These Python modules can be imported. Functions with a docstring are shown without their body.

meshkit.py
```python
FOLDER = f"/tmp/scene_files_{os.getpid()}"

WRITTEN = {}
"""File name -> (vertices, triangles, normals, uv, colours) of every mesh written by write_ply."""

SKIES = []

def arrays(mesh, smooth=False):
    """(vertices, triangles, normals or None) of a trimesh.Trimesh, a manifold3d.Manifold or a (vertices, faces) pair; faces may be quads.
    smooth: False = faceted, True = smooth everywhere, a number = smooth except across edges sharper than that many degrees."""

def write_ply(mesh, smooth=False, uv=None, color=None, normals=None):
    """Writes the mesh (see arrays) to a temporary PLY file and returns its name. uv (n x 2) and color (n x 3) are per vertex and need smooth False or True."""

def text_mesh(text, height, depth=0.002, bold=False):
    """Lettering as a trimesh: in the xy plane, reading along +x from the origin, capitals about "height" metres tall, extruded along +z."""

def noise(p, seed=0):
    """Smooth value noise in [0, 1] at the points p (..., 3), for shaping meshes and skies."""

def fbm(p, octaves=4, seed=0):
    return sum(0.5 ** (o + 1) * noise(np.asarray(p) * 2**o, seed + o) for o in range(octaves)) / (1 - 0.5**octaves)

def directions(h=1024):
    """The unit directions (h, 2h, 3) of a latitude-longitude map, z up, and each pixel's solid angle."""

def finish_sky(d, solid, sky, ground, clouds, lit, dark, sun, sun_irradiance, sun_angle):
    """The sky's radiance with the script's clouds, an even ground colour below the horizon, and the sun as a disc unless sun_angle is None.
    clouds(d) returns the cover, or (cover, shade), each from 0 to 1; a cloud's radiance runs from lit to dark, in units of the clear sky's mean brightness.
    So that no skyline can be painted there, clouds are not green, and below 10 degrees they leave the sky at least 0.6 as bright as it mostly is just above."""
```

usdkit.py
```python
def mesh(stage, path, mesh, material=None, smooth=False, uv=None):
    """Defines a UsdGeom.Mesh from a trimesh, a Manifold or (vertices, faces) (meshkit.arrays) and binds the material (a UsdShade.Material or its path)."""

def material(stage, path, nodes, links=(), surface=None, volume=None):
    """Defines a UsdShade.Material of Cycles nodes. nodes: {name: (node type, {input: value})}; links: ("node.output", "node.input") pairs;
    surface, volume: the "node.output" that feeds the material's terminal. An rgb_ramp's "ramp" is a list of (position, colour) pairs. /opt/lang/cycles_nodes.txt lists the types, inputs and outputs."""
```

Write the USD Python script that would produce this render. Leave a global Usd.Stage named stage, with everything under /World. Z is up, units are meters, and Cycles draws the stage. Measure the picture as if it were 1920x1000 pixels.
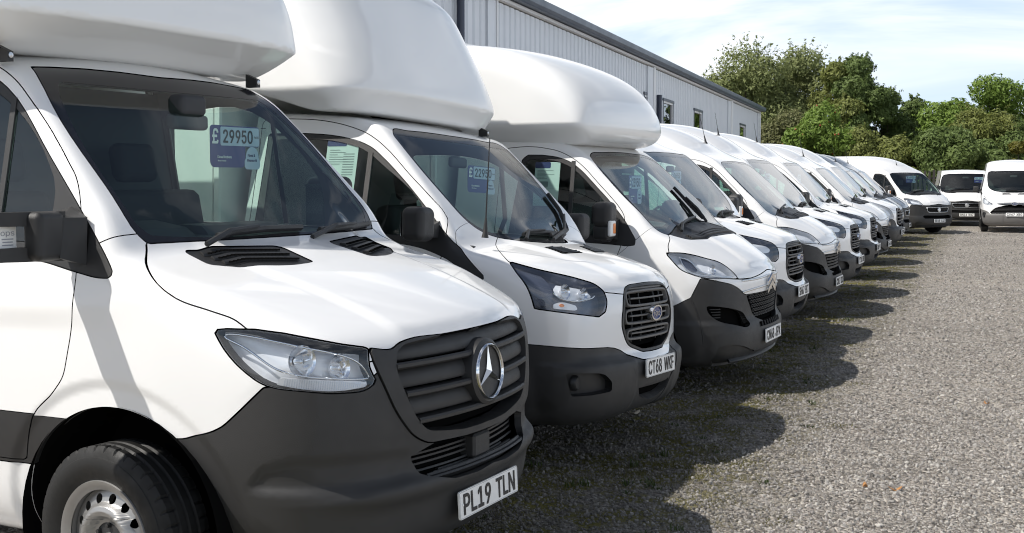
import math, random, os, sys
import numpy as np, trimesh, shapely, usdkit, meshkit
import shapely.geometry as sg
from scipy.ndimage import map_coordinates
from scipy.spatial import cKDTree
from pxr import Usd, UsdGeom, UsdLux, UsdShade, Gf, Sdf, Vt

# ------------------------------------------------------------------ stage, camera, sky, sun
stage = Usd.Stage.CreateInMemory()
UsdGeom.SetStageUpAxis(stage, UsdGeom.Tokens.z)
UsdGeom.SetStageMetersPerUnit(stage, 1.0)
WORLD = UsdGeom.Xform.Define(stage, '/World').GetPrim()
stage.SetDefaultPrim(WORLD)
UsdGeom.Scope.Define(stage, '/World/Looks')

CAM_H, PITCH = 1.70, math.degrees(math.atan(162 / 2300.0))
cam = UsdGeom.Camera.Define(stage, '/World/camera')
cam.AddTranslateOp().Set(Gf.Vec3d(0, 0, CAM_H))
cam.AddRotateXOp().Set(90.0 - PITCH)
cam.CreateHorizontalApertureAttr(36.0)
cam.CreateVerticalApertureAttr(36.0 * 1000 / 1920)
cam.CreateFocalLengthAttr(36.0 * 2300 / 1920)
cam.CreateClippingRangeAttr(Gf.Vec2f(0.05, 5000))
cam.CreateFStopAttr(16.0)
cam.CreateFocusDistanceAttr(7.5)
cam.CreateExposureAttr(0.24)

SUN_AZ, SUN_EL = math.radians(-107.0), math.radians(48.0)       # compass direction towards the sun: atan2(x, y)
SUN_DIR = np.array([math.sin(SUN_AZ) * math.cos(SUN_EL), math.cos(SUN_AZ) * math.cos(SUN_EL), math.sin(SUN_EL)])

sky = UsdLux.DomeLight.Define(stage, '/World/sky')
sky_mat = usdkit.material(stage, '/World/Looks/sky_look', {
    'tex': ('sky_texture', {'sky_type': 'single_scattering', 'sun_disc': False, 'sun_elevation': SUN_EL, 'sun_rotation': SUN_AZ % (2 * math.pi), 'altitude': 50.0, 'air_density': 1.0, 'aerosol_density': 1.0, 'ozone_density': 1.5}),
    'co': ('texture_coordinate', {}), 'sp': ('separate_xyz', {}),
    # pale blue haze low down, streaky high cloud that thins overhead
    'hz': ('map_range', {'from_min': 0.0, 'from_max': 0.55, 'to_min': 0.92, 'to_max': 0.0, 'clamp': True, 'range_type': 'smoothstep'}), 'hm': ('mix_color', {'b': (6.6, 9.3, 12.6), 'use_clamp': False}),
    'mp': ('mapping', {'scale': (1.1, 1.1, 5.5), 'location': (5.2, 2.6, 0.35)}),
    'nz': ('noise_texture', {'scale': 1.7, 'detail': 8.0, 'roughness': 0.56, 'distortion': 0.5}),
    'el': ('map_range', {'from_min': 0.02, 'from_max': 0.50, 'to_min': 0.135, 'to_max': -0.025, 'clamp': True}),
    'ad': ('math', {'math_type': 'add'}),
    'rp': ('rgb_ramp', {'ramp': [(0.0, (0.0, 0.0, 0.0)), (0.46, (0.04, 0.04, 0.04)), (0.56, (0.35, 0.35, 0.35)), (0.68, (0.92, 0.92, 0.92)), (1.0, (1, 1, 1))]}),
    'mx': ('mix_color', {'b': (15.2, 15.3, 15.6), 'use_clamp': False}),
    'bg': ('background_shader', {'strength': 0.072}),
}, [('co.generated', 'sp.vector'), ('co.generated', 'mp.vector'), ('mp.vector', 'nz.vector'), ('sp.z', 'el.value'), ('sp.z', 'hz.value'), ('hz.result', 'hm.fac'), ('tex.color', 'hm.a'), ('nz.fac', 'ad.value1'), ('el.result', 'ad.value2'), ('ad.value', 'rp.fac'), ('rp.color', 'mx.fac'), ('hm.result', 'mx.a'), ('mx.result', 'bg.color')], surface='bg.background')
UsdShade.MaterialBindingAPI.Apply(sky.GetPrim()).Bind(sky_mat)
sky.GetPrim().SetCustomDataByKey('kind', 'structure')

sun = UsdLux.DistantLight.Define(stage, '/World/sun')
sun.CreateNormalizeAttr(True); sun.CreateIntensityAttr(1.25); sun.CreateAngleAttr(0.53); sun.CreateColorAttr(Gf.Vec3f(1.0, 0.955, 0.89))
sun.AddRotateZOp().Set(-math.degrees(SUN_AZ) + 180.0)
sun.AddRotateXOp().Set(90.0 - math.degrees(SUN_EL))

# ------------------------------------------------------------------ materials
_M = {}
def look(name, nodes, links=(), surface='p.BSDF', volume=None):
    _M[name] = usdkit.material(stage, '/World/Looks/' + name, nodes, links, surface=surface, volume=volume); return _M[name]
def plain(name, col, rough=0.5, **kw):
    return look(name, {'p': ('principled_bsdf', {'base_color': col, 'roughness': rough, **kw})})
def worn(name, c1, c2, rough=0.5, scale=6.0, bump=0.0, bscale=200.0, r2=None, **kw):
    """two tones mixed by noise in object space, a slightly uneven gloss and an optional fine bump"""
    n = {'co': ('texture_coordinate', {}), 'n': ('noise_texture', {'scale': scale, 'detail': 6.0, 'roughness': 0.6}),
         'm': ('mix_color', {'a': c1, 'b': c2}), 'p': ('principled_bsdf', {'roughness': rough, **kw}),
         'rr': ('map_range', {'from_min': 0.3, 'from_max': 0.7, 'to_min': rough, 'to_max': rough if r2 is None else r2})}
    l = [('co.object', 'n.vector'), ('n.fac', 'm.fac'), ('m.result', 'p.base_color'), ('n.fac', 'rr.value'), ('rr.result', 'p.roughness')]
    if bump:
        n['b'] = ('noise_texture', {'scale': bscale, 'detail': 3.0}); n['bp'] = ('bump', {'strength': bump, 'distance': 0.01})
        l += [('co.object', 'b.vector'), ('b.fac', 'bp.height'), ('bp.normal', 'p.normal')]
    return look(name, n, l)

worn('white_paint', (0.76, 0.76, 0.755), (0.73, 0.73, 0.723), 0.33, 3.0, r2=0.40, coat_weight=0.9, coat_roughness=0.04)
worn('white_gelcoat', (0.79, 0.79, 0.775), (0.76, 0.76, 0.745), 0.34, 2.0, r2=0.42, coat_weight=0.6, coat_roughness=0.09)
worn('white_panel', (0.78, 0.78, 0.77), (0.74, 0.74, 0.73), 0.35, 2.0, r2=0.45)
worn('silver_paint', (0.17, 0.185, 0.21), (0.15, 0.165, 0.19), 0.32, 3.0, r2=0.38, metallic=0.45, coat_weight=0.8)
worn('dark_paint', (0.045, 0.048, 0.055), (0.035, 0.038, 0.045), 0.3, 3.0, r2=0.36, coat_weight=0.8)
worn('grey_plastic', (0.025, 0.0245, 0.0245), (0.019, 0.0187, 0.0187), 0.48, 9.0, 0.25, 700.0, r2=0.60)
worn('mid_plastic', (0.13, 0.125, 0.12), (0.11, 0.106, 0.102), 0.50, 9.0, 0.2, 700.0, r2=0.60)
worn('black_plastic', (0.016, 0.016, 0.016), (0.011, 0.011, 0.012), 0.42, 9.0, 0.2, 700.0, r2=0.55)
plain('gloss_black', (0.010, 0.010, 0.012), 0.12)
plain('shadow_black', (0.006, 0.006, 0.006), 1.0, specular_ior_level=0.0)
worn('rubber', (0.008, 0.008, 0.008), (0.013, 0.013, 0.0125), 0.42, 14.0, 0.15, 500.0, r2=0.8, specular_ior_level=0.3)
worn('steel_rim', (0.33, 0.33, 0.325), (0.27, 0.265, 0.26), 0.36, 20.0, r2=0.46, metallic=0.75)
plain('chrome', (0.82, 0.83, 0.84), 0.07, metallic=1.0)
plain('satin_metal', (0.55, 0.56, 0.57), 0.28, metallic=1.0)
plain('reflector', (0.86, 0.87, 0.89), 0.16, metallic=1.0)
plain('lamp_housing', (0.60, 0.61, 0.63), 0.32, metallic=0.3)
plain('lamp_bright', (0.72, 0.73, 0.75), 0.26, metallic=0.15)
plain('lamp_dark', (0.07, 0.08, 0.11), 0.25, metallic=0.3)
plain('amber', (0.75, 0.22, 0.04), 0.3)
plain('plate_white', (0.78, 0.78, 0.76), 0.35)
plain('ink_black', (0.012, 0.012, 0.013), 0.5)
plain('ink_navy', (0.030, 0.036, 0.17), 0.45)
plain('ink_grey', (0.30, 0.31, 0.34), 0.6)
plain('paper', (0.76, 0.77, 0.78), 0.6)
plain('paper_blue', (0.42, 0.50, 0.62), 0.5)
plain('badge_blue', (0.012, 0.025, 0.10), 0.2)
worn('cab_trim', (0.035, 0.036, 0.039), (0.028, 0.029, 0.031), 0.7, 20.0)
worn('cab_grey', (0.045, 0.048, 0.05), (0.036, 0.038, 0.042), 0.75, 20.0)
worn('seat_cloth', (0.022, 0.023, 0.026), (0.016, 0.017, 0.019), 0.9, 60.0, 0.3, 400.0)

def glass(name, tint, rough=0.0, boost=1.0):
    look(name, {'t': ('transparent_bsdf', {'color': tint}), 'g': ('glossy_bsdf', {'color': (1, 1, 1), 'roughness': rough}),
                'f': ('layer_weight', {'blend': 0.5}), 'e': ('math', {'math_type': 'power', 'value2': 5.0}), 'k': ('math', {'math_type': 'multiply_add', 'use_clamp': True, 'value2': 0.95, 'value3': 0.043 * boost}), 'm': ('mix_closure', {})},
         [('f.facing', 'e.value1'), ('e.value', 'k.value1'), ('k.value', 'm.fac'), ('t.BSDF', 'm.closure1'), ('g.BSDF', 'm.closure2')], surface='m.closure')
glass('screen_glass', (0.74, 0.88, 0.83), 0.0, 1.35)
glass('side_glass', (0.60, 0.74, 0.69), 0.0, 1.5)
glass('lamp_glass', (0.93, 0.95, 0.97), 0.0, 1.3)
glass('window_glass', (0.10, 0.12, 0.13), 0.0, 1.8)

# ------------------------------------------------------------------ prims
_used = {}
def numbered(parent, name):
    key = (parent, name); k = _used.get(key, -1) + 1; _used[key] = k
    return f'{parent}/{name}' if k == 0 else f'{parent}/{name}_{k:03d}'
def data(p, label=None, category=None, group=None, kind=None):
    for k, v in (('label', label), ('category', category), ('group', group), ('kind', kind)):
        if v: p.SetCustomDataByKey(k, v)
    return p
def thing(name, loc=(0, 0, 0), rz=0.0, label=None, category=None, group=None, kind=None):
    x = UsdGeom.Xform.Define(stage, numbered('/World', name)); x.AddTranslateOp().Set(Gf.Vec3d(*map(float, loc))); x.AddRotateZOp().Set(float(rz))
    data(x.GetPrim(), label, category, group, kind); return str(x.GetPath())
def put(parent, name, mesh, mat, smooth=False, label=None, category=None, group=None, kind=None):
    """one Mesh prim; mesh = trimesh, (V, F) or (V, F, N)"""
    path = numbered(parent, name)
    if isinstance(mesh, tuple) and len(mesh) == 3:
        v, f, n = mesh
        m = usdkit.mesh(stage, path, (v, f), _M[mat])
        m.CreateNormalsAttr(Vt.Vec3fArray.FromNumpy(np.asarray(n, np.float32))); m.SetNormalsInterpolation('vertex')
    else:
        m = usdkit.mesh(stage, path, mesh, _M[mat], smooth=smooth)
    data(m.GetPrim(), label, category, group, kind); return path

# ------------------------------------------------------------------ small mesh helpers
def cat(*ms):
    """joins meshes given as trimesh or (V, F[, N])"""
    V, F, o = [], [], 0
    for m in ms:
        v, f = (np.asarray(m.vertices), np.asarray(m.faces)) if hasattr(m, 'vertices') else (np.asarray(m[0]), np.asarray(m[1]))
        if f.shape[1] == 4: f = np.vstack([f[:, [0, 1, 2]], f[:, [0, 2, 3]]])
        V.append(v); F.append(f + o); o += len(v)
    return np.vstack(V), np.vstack(F)
def catn(*ms):
    V, F, N, o = [], [], [], 0
    for v, f, n in ms:
        V.append(v); F.append(f + o); N.append(n); o += len(v)
    return np.vstack(V), np.vstack(F), np.vstack(N)
def mirror(m):
    s = np.array([1, -1, 1])
    if len(m) == 3: return m[0] * s, m[1][:, ::-1], m[2] * s
    return np.asarray(m[0]) * s, np.asarray(m[1])[:, ::-1]
def xf(m, M=None, t=(0, 0, 0), rot=None, sc=None):
    v, f = (np.asarray(m.vertices), np.asarray(m.faces)) if hasattr(m, 'vertices') else (np.asarray(m[0]), np.asarray(m[1]))
    if sc is not None: v = v * np.asarray(sc)
    if rot is not None: v = v @ np.asarray(rot).T
    if M is not None: v = v @ M[:3, :3].T + M[:3, 3]
    return v + np.asarray(t), f
def Rx(d): a = math.radians(d); return np.array([[1, 0, 0], [0, math.cos(a), -math.sin(a)], [0, math.sin(a), math.cos(a)]])
def Ry(d): a = math.radians(d); return np.array([[math.cos(a), 0, math.sin(a)], [0, 1, 0], [-math.sin(a), 0, math.cos(a)]])
def Rz(d): a = math.radians(d); return np.array([[math.cos(a), -math.sin(a), 0], [math.sin(a), math.cos(a), 0], [0, 0, 1]])
def box(x0, x1, y0, y1, z0, z1, r=0.0):
    """box with chamfered edges"""
    c = np.array([(x0 + x1) / 2, (y0 + y1) / 2, (z0 + z1) / 2]); h = np.array([(x1 - x0) / 2, (y1 - y0) / 2, (z1 - z0) / 2])
    if r <= 0: m = trimesh.creation.box(2 * h); return np.asarray(m.vertices) + c, np.asarray(m.faces)
    r = min(r, 0.45 * h.min() * 2)
    P = []
    for sx in (-1, 1):
        for sy in (-1, 1):
            for sz in (-1, 1):
                s = np.array([sx, sy, sz])
                for k in range(3):
                    q = h - r; q[k] = h[k]; P.append(c + s * q)
    m = trimesh.convex.convex_hull(np.array(P)); return np.asarray(m.vertices), np.asarray(m.faces)
def hull(P):
    m = trimesh.convex.convex_hull(np.asarray(P, float)); return np.asarray(m.vertices), np.asarray(m.faces)
def rbox(x0, x1, y0, y1, z0, z1, r, n=3):
    """fully rounded box: hull of eight small spheres"""
    s = trimesh.creation.icosphere(n - 1, r).vertices
    P = [s + np.array([x, y, z]) for x in (x0 + r, x1 - r) for y in (y0 + r, y1 - r) for z in (z0 + r, z1 - r)]
    return hull(np.vstack(P))
def prism(poly, h0, h1, axes=(0, 1, 2)):
    """extrudes a shapely polygon from h0 to h1; axes = which world axes the polygon's u, v and the height take"""
    m = trimesh.creation.extrude_polygon(poly, h1 - h0, engine='earcut')
    v = np.asarray(m.vertices) + [0, 0, h0]; f = np.asarray(m.faces)
    w = np.zeros_like(v); w[:, axes[0]], w[:, axes[1]], w[:, axes[2]] = v[:, 0], v[:, 1], v[:, 2]
    if np.linalg.det(np.eye(3)[list(axes)]) < 0: f = f[:, ::-1]
    return w, f
def tube(P, r, n=8, caps=True):
    P = np.asarray(P, float); r = np.broadcast_to(r, (len(P),))
    t = np.gradient(P, axis=0); t /= np.linalg.norm(t, axis=1, keepdims=True) + 1e-12
    a = np.cross(t, np.where(np.abs(t[:, 2:]) < 0.9, [0, 0, 1.0], [1.0, 0, 0])); a /= np.linalg.norm(a, axis=1, keepdims=True)
    b = np.cross(t, a); an = np.arange(n) * 2 * np.pi / n
    V = (P[:, None] + r[:, None, None] * (np.cos(an)[None, :, None] * a[:, None] + np.sin(an)[None, :, None] * b[:, None])).reshape(-1, 3)
    i, j = np.meshgrid(np.arange(len(P) - 1), np.arange(n), indexing='ij')
    q = np.stack([i * n + j, i * n + (j + 1) % n, (i + 1) * n + (j + 1) % n, (i + 1) * n + j], -1).reshape(-1, 4)
    F = np.vstack([q[:, [0, 1, 2]], q[:, [0, 2, 3]]])
    if caps:
        k = np.arange(1, n - 1)
        F = np.vstack([F, np.stack([0 * k, k + 1, k], 1), (len(P) - 1) * n + np.stack([0 * k, k, k + 1], 1)])
    return V, F
def strip(P, sec, up, closed=True):
    """sweeps a 2-D section (u along the surface's side direction, w along its normal 'up') along P"""
    P = np.asarray(P, float); up = np.asarray(up, float)
    t = np.gradient(P, axis=0); t /= np.linalg.norm(t, axis=1, keepdims=True) + 1e-12
    s = np.cross(up, t); s /= np.linalg.norm(s, axis=1, keepdims=True); w = np.cross(t, s)
    sec = np.asarray(sec, float); n = len(sec)
    V = (P[:, None] + sec[None, :, :1] * s[:, None] + sec[None, :, 1:] * w[:, None]).reshape(-1, 3)
    i, j = np.meshgrid(np.arange(len(P) - 1), np.arange(n), indexing='ij')
    q = np.stack([i * n + j, (i + 1) * n + j, (i + 1) * n + (j + 1) % n, i * n + (j + 1) % n], -1).reshape(-1, 4)
    F = np.vstack([q[:, [0, 1, 2]], q[:, [0, 2, 3]]]); k = np.arange(1, n - 1)
    return V, np.vstack([F, np.stack([0 * k, k, k + 1], 1), (len(P) - 1) * n + np.stack([0 * k, k + 1, k], 1)])
def lathe(prof, n=48, axis=1):
    """revolves (radius, height) points about an axis"""
    prof = np.asarray(prof, float); an = np.arange(n) * 2 * np.pi / n
    V = np.zeros((len(prof), n, 3)); o = [i for i in range(3) if i != axis]
    V[..., o[0]] = prof[:, :1] * np.cos(an); V[..., o[1]] = prof[:, :1] * np.sin(an); V[..., axis] = prof[:, 1:]
    i, j = np.meshgrid(np.arange(len(prof) - 1), np.arange(n), indexing='ij')
    q = np.stack([i * n + j, i * n + (j + 1) % n, (i + 1) * n + (j + 1) % n, (i + 1) * n + j], -1).reshape(-1, 4)
    m = trimesh.Trimesh(V.reshape(-1, 3), np.vstack([q[:, [0, 1, 2]], q[:, [0, 2, 3]]]), process=False)
    return np.asarray(m.vertices), np.asarray(m.faces)
def sstep(a, b, x):
    t = np.clip((x - a) / (b - a), 0, 1); return t * t * (3 - 2 * t)
def text(s, h, width=None, depth=0.003, bold=True):
    """lettering as (V, F) centred on the origin, reading along +x, capitals h tall; width fits it"""
    m = meshkit.text_mesh(s, h, depth, bold); v = np.array(m.vertices); f = np.array(m.faces)
    lo, hi = v.min(0), v.max(0)
    if width: v[:, 0] = (v[:, 0] - lo[0]) * width / (hi[0] - lo[0]) + lo[0]; hi[0] = lo[0] + width
    v[:, 0] -= (lo[0] + hi[0]) / 2; v[:, 1] -= h / 2
    return v, f

# ------------------------------------------------------------------ body surfaces
def bspl(P, n=14, closed=False):
    """uniform cubic B-spline through the control polygon P (ends clamped); a row repeated makes a tighter bend"""
    P = np.asarray(P, float)
    Q = np.vstack([P[-1:], P, P[:2]]) if closed else np.vstack([2 * P[:1] - P[1:2], P, 2 * P[-1:] - P[-2:-1]])
    t = np.arange(n)[:, None] / n; B = [(1 - t) ** 3 / 6, (3 * t ** 3 - 6 * t ** 2 + 4) / 6, (-3 * t ** 3 + 3 * t ** 2 + 3 * t + 1) / 6, t ** 3 / 6]
    out = [sum(B[k] * Q[i + k] for k in range(4)) for i in range(len(Q) - 3)]
    out = np.vstack(out)
    return out if closed else np.vstack([out, P[-1:]])
class Sdf2:
    """signed distance to a closed 2-D curve, tabled on a 1 cm grid and read with cubic interpolation"""
    def __init__(s, pts, h=0.012, pad=0.5):
        pts = np.asarray(pts, float); keep = np.r_[True, np.linalg.norm(np.diff(pts, axis=0), axis=1) > 1e-6]; pts = pts[keep]
        if np.linalg.norm(pts[0] - pts[-1]) < 1e-6: pts = pts[:-1]
        a, b = pts, np.roll(pts, -1, 0); L = np.linalg.norm(b - a, axis=1)
        S, I = [], []
        for i in range(len(a)):
            k = max(1, int(L[i] / 0.006)); u = (np.arange(k) + 0.5)[:, None] / k; S.append(a[i] + u * (b[i] - a[i])); I.append(np.full(k, i))
        S, I = np.vstack(S), np.concatenate(I)
        s.o = pts.min(0) - pad; s.h = h; n = np.ceil((pts.max(0) + pad - s.o) / h).astype(int) + 1
        g = np.stack(np.meshgrid(*[s.o[k] + h * np.arange(n[k]) for k in (0, 1)], indexing='ij'), -1).reshape(-1, 2)
        _, j = cKDTree(S).query(g); d = np.full(len(g), 1e9)
        for o in (-1, 0, 1):
            i = (I[j] + o) % len(a); ab = b[i] - a[i]; t = np.clip(((g - a[i]) * ab).sum(1) / (ab * ab).sum(1), 0, 1)
            d = np.minimum(d, np.linalg.norm(g - a[i] - t[:, None] * ab, axis=1))
        ins = shapely.contains_xy(sg.Polygon(pts).buffer(0), g[:, 0], g[:, 1])
        s.t = np.where(ins, -d, d).reshape(n)
        from scipy.ndimage import spline_filter
        s.c = spline_filter(s.t, 3)
    def __call__(s, u, v):
        sh = np.broadcast(u, v).shape
        q = np.stack([np.broadcast_to((u - s.o[0]) / s.h, sh).ravel(), np.broadcast_to((v - s.o[1]) / s.h, sh).ravel()])
        return map_coordinates(s.c, q, order=3, mode='nearest', prefilter=False).reshape(sh)
def smax(a, b, k):
    h = np.maximum(k - np.abs(a - b), 0) / k
    return np.maximum(a, b) + h * h * h * k / 6.0
def smin(a, b, k): return -smax(-a, -b, k)
def grad(F, P, e=0.003):
    g = np.stack([F(P + e * d) - F(P - e * d) for d in np.eye(3)], -1) / (2 * e); return g
def unit(g): return g / (np.linalg.norm(g, axis=-1, keepdims=True) + 1e-12)
def nets(F, xs, ys, zs, level=0.0):
    """naive surface nets of F = level on the grid, vertices then pulled exactly onto the surface"""
    X = [np.asarray(a, float) for a in (xs, ys, zs)]
    G = F(np.stack(np.meshgrid(*X, indexing='ij'), -1).reshape(-1, 3)).reshape(*map(len, X)) - level
    n = np.array(G.shape); ins = G < 0
    c = np.zeros(n - 1, int)
    for o in np.ndindex(2, 2, 2): c += ins[o[0]:n[0] - 1 + o[0], o[1]:n[1] - 1 + o[1], o[2]:n[2] - 1 + o[2]]
    act = (c > 0) & (c < 8); idx = np.full(n - 1, -1); idx[act] = np.arange(act.sum())
    ci = np.argwhere(act); S = np.zeros((len(ci), 3)); W = np.zeros(len(ci))
    for ax in range(3):
        o1, o2 = [k for k in range(3) if k != ax]
        for a in (0, 1):
            for b in (0, 1):
                p = ci.copy(); p[:, o1] += a; p[:, o2] += b; q = p.copy(); q[:, ax] += 1
                g0, g1 = G[tuple(p.T)], G[tuple(q.T)]; cr = (g0 < 0) != (g1 < 0); t = np.where(cr, g0 / np.where(cr, g0 - g1, 1), 0)
                P = np.stack([X[k][p[:, k]] for k in range(3)], -1); P[:, ax] += t * (X[ax][q[:, ax]] - X[ax][p[:, ax]])
                S[cr] += P[cr]; W[cr] += 1
    V = S / W[:, None]
    lo = np.stack([X[k][ci[:, k]] for k in range(3)], -1); hi = np.stack([X[k][ci[:, k] + 1] for k in range(3)], -1)
    V0 = V.copy()
    for _ in range(4):
        g = grad(F, V); f = F(V) - level
        V = V - np.clip(f / ((g * g).sum(1) + 1e-9), -0.02, 0.02)[:, None] * g
        V = np.clip(V, lo - 0.6 * (hi - lo), hi + 0.6 * (hi - lo))
    V[:, 1] = np.where(np.abs(V0[:, 1]) < 1e-6, 0.0, V[:, 1])
    Q = []
    for ax in range(3):
        o1, o2 = (ax + 1) % 3, (ax + 2) % 3
        sl0 = [slice(None)] * 3; sl1 = [slice(None)] * 3; sl0[ax] = slice(0, n[ax] - 1); sl1[ax] = slice(1, n[ax])
        e = np.argwhere(ins[tuple(sl0)] != ins[tuple(sl1)])
        e = e[(e[:, o1] > 0) & (e[:, o2] > 0) & (e[:, o1] < n[o1] - 1) & (e[:, o2] < n[o2] - 1)]
        flip = ins[tuple(e.T)]
        def cell(a, b):
            p = e.copy(); p[:, o1] -= a; p[:, o2] -= b; return idx[tuple(p.T)]
        q = np.stack([cell(1, 1), cell(0, 1), cell(0, 0), cell(1, 0)], 1); q[~flip] = q[~flip][:, ::-1]; Q.append(q)
    Q = np.vstack(Q); Q = Q[(Q >= 0).all(1)]
    d1 = np.linalg.norm(V[Q[:, 0]] - V[Q[:, 2]], axis=1); d2 = np.linalg.norm(V[Q[:, 1]] - V[Q[:, 3]], axis=1); s = (d1 <= d2)[:, None]
    T = np.vstack([np.where(s, Q[:, [0, 1, 2]], Q[:, [0, 1, 3]]), np.where(s, Q[:, [0, 2, 3]], Q[:, [1, 2, 3]])])
    return V, T
def half_grid(y1, h):
    return np.arange(-h / 2, y1 + h, h)
def clip(m, phi):
    """keeps the part of the triangle mesh where phi < 0 (phi per vertex), cutting triangles along phi = 0"""
    V, F = m; s = phi < 0; k = s[F].sum(1)
    keep = F[k == 3]; out = [keep]; newV = [V]; nb = len(V); cache = {}
    mix = F[(k == 1) | (k == 2)]
    if len(mix) == 0: return compact(V, keep)
    E = np.sort(np.vstack([mix[:, [0, 1]], mix[:, [1, 2]], mix[:, [2, 0]]]), 1); E = E[s[E[:, 0]] != s[E[:, 1]]]; E = np.unique(E, axis=0)
    t = phi[E[:, 0]] / (phi[E[:, 0]] - phi[E[:, 1]]); NV = V[E[:, 0]] + t[:, None] * (V[E[:, 1]] - V[E[:, 0]])
    key = E[:, 0].astype(np.int64) * len(V) + E[:, 1]
    def eid(a, b):
        q = np.minimum(a, b).astype(np.int64) * len(V) + np.maximum(a, b); return nb + np.searchsorted(key, q)
    for cnt in (1, 2):
        f = F[k == cnt]
        if not len(f): continue
        r = np.argmax(s[f] if cnt == 1 else ~s[f], axis=1); i = np.arange(len(f))
        a, b, c = f[i, r], f[i, (r + 1) % 3], f[i, (r + 2) % 3]
        ab, ca = eid(a, b), eid(a, c)
        out.append(np.stack([a, ab, ca], 1) if cnt == 1 else np.vstack([np.stack([ab, b, c], 1), np.stack([ab, c, ca], 1)]))
    return compact(np.vstack([V, NV]), np.vstack(out))
def compact(V, F):
    a = V[F]; ok = np.linalg.norm(np.cross(a[:, 1] - a[:, 0], a[:, 2] - a[:, 0]), axis=1) > 1e-12; F = F[ok]
    u, inv = np.unique(F, return_inverse=True); return V[u], inv.reshape(-1, 3)
def split(m, fun, gap=0.006, F=None):
    """(inside, outside) of the mesh for a signed-distance function of the points, with a gap between; F: outline seen from the side, gap kept even where the surface turns away"""
    p = fun(m[0]); g = gap if F is None else gap * np.clip(np.abs(unit(grad(F, m[0]))[:, 1]), 0.12, 1.0)
    return clip(m, p + g / 2), clip(m, -p + g / 2)
def poly_sd(poly, uv):
    """signed distance to a shapely polygon, exact, vectorised"""
    d = np.full(len(uv), 1e9)
    for ring in [poly.exterior, *poly.interiors]:
        c = np.asarray(ring.coords)
        for a, b in zip(c[:-1], c[1:]):
            ab = b - a; t = np.clip(((uv - a) @ ab) / (ab @ ab + 1e-12), 0, 1); d = np.minimum(d, np.hypot(*(uv - a - t[:, None] * ab).T))
    return np.where(shapely.contains_xy(poly, uv[:, 0], uv[:, 1]), -d, d)
WRAP_X, WRAP_R = -1.3, 1.1
def uv_of(P, proj):
    ay = np.abs(P[:, 1])
    if proj == 'side': return P[:, [0, 2]]
    if proj == 'front': return np.stack([ay, P[:, 2]], 1)
    if proj == 'top': return np.stack([P[:, 0], ay], 1)
    return np.stack([WRAP_R * np.arctan2(ay, P[:, 0] - WRAP_X), P[:, 2]], 1)
def rpoly(pts, r=0.02, r2=None):
    p = sg.Polygon(pts).buffer(0); r2 = r if r2 is None else r2
    return p.buffer(-r).buffer(r + r2).buffer(-r2).simplify(0.0006)
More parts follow.
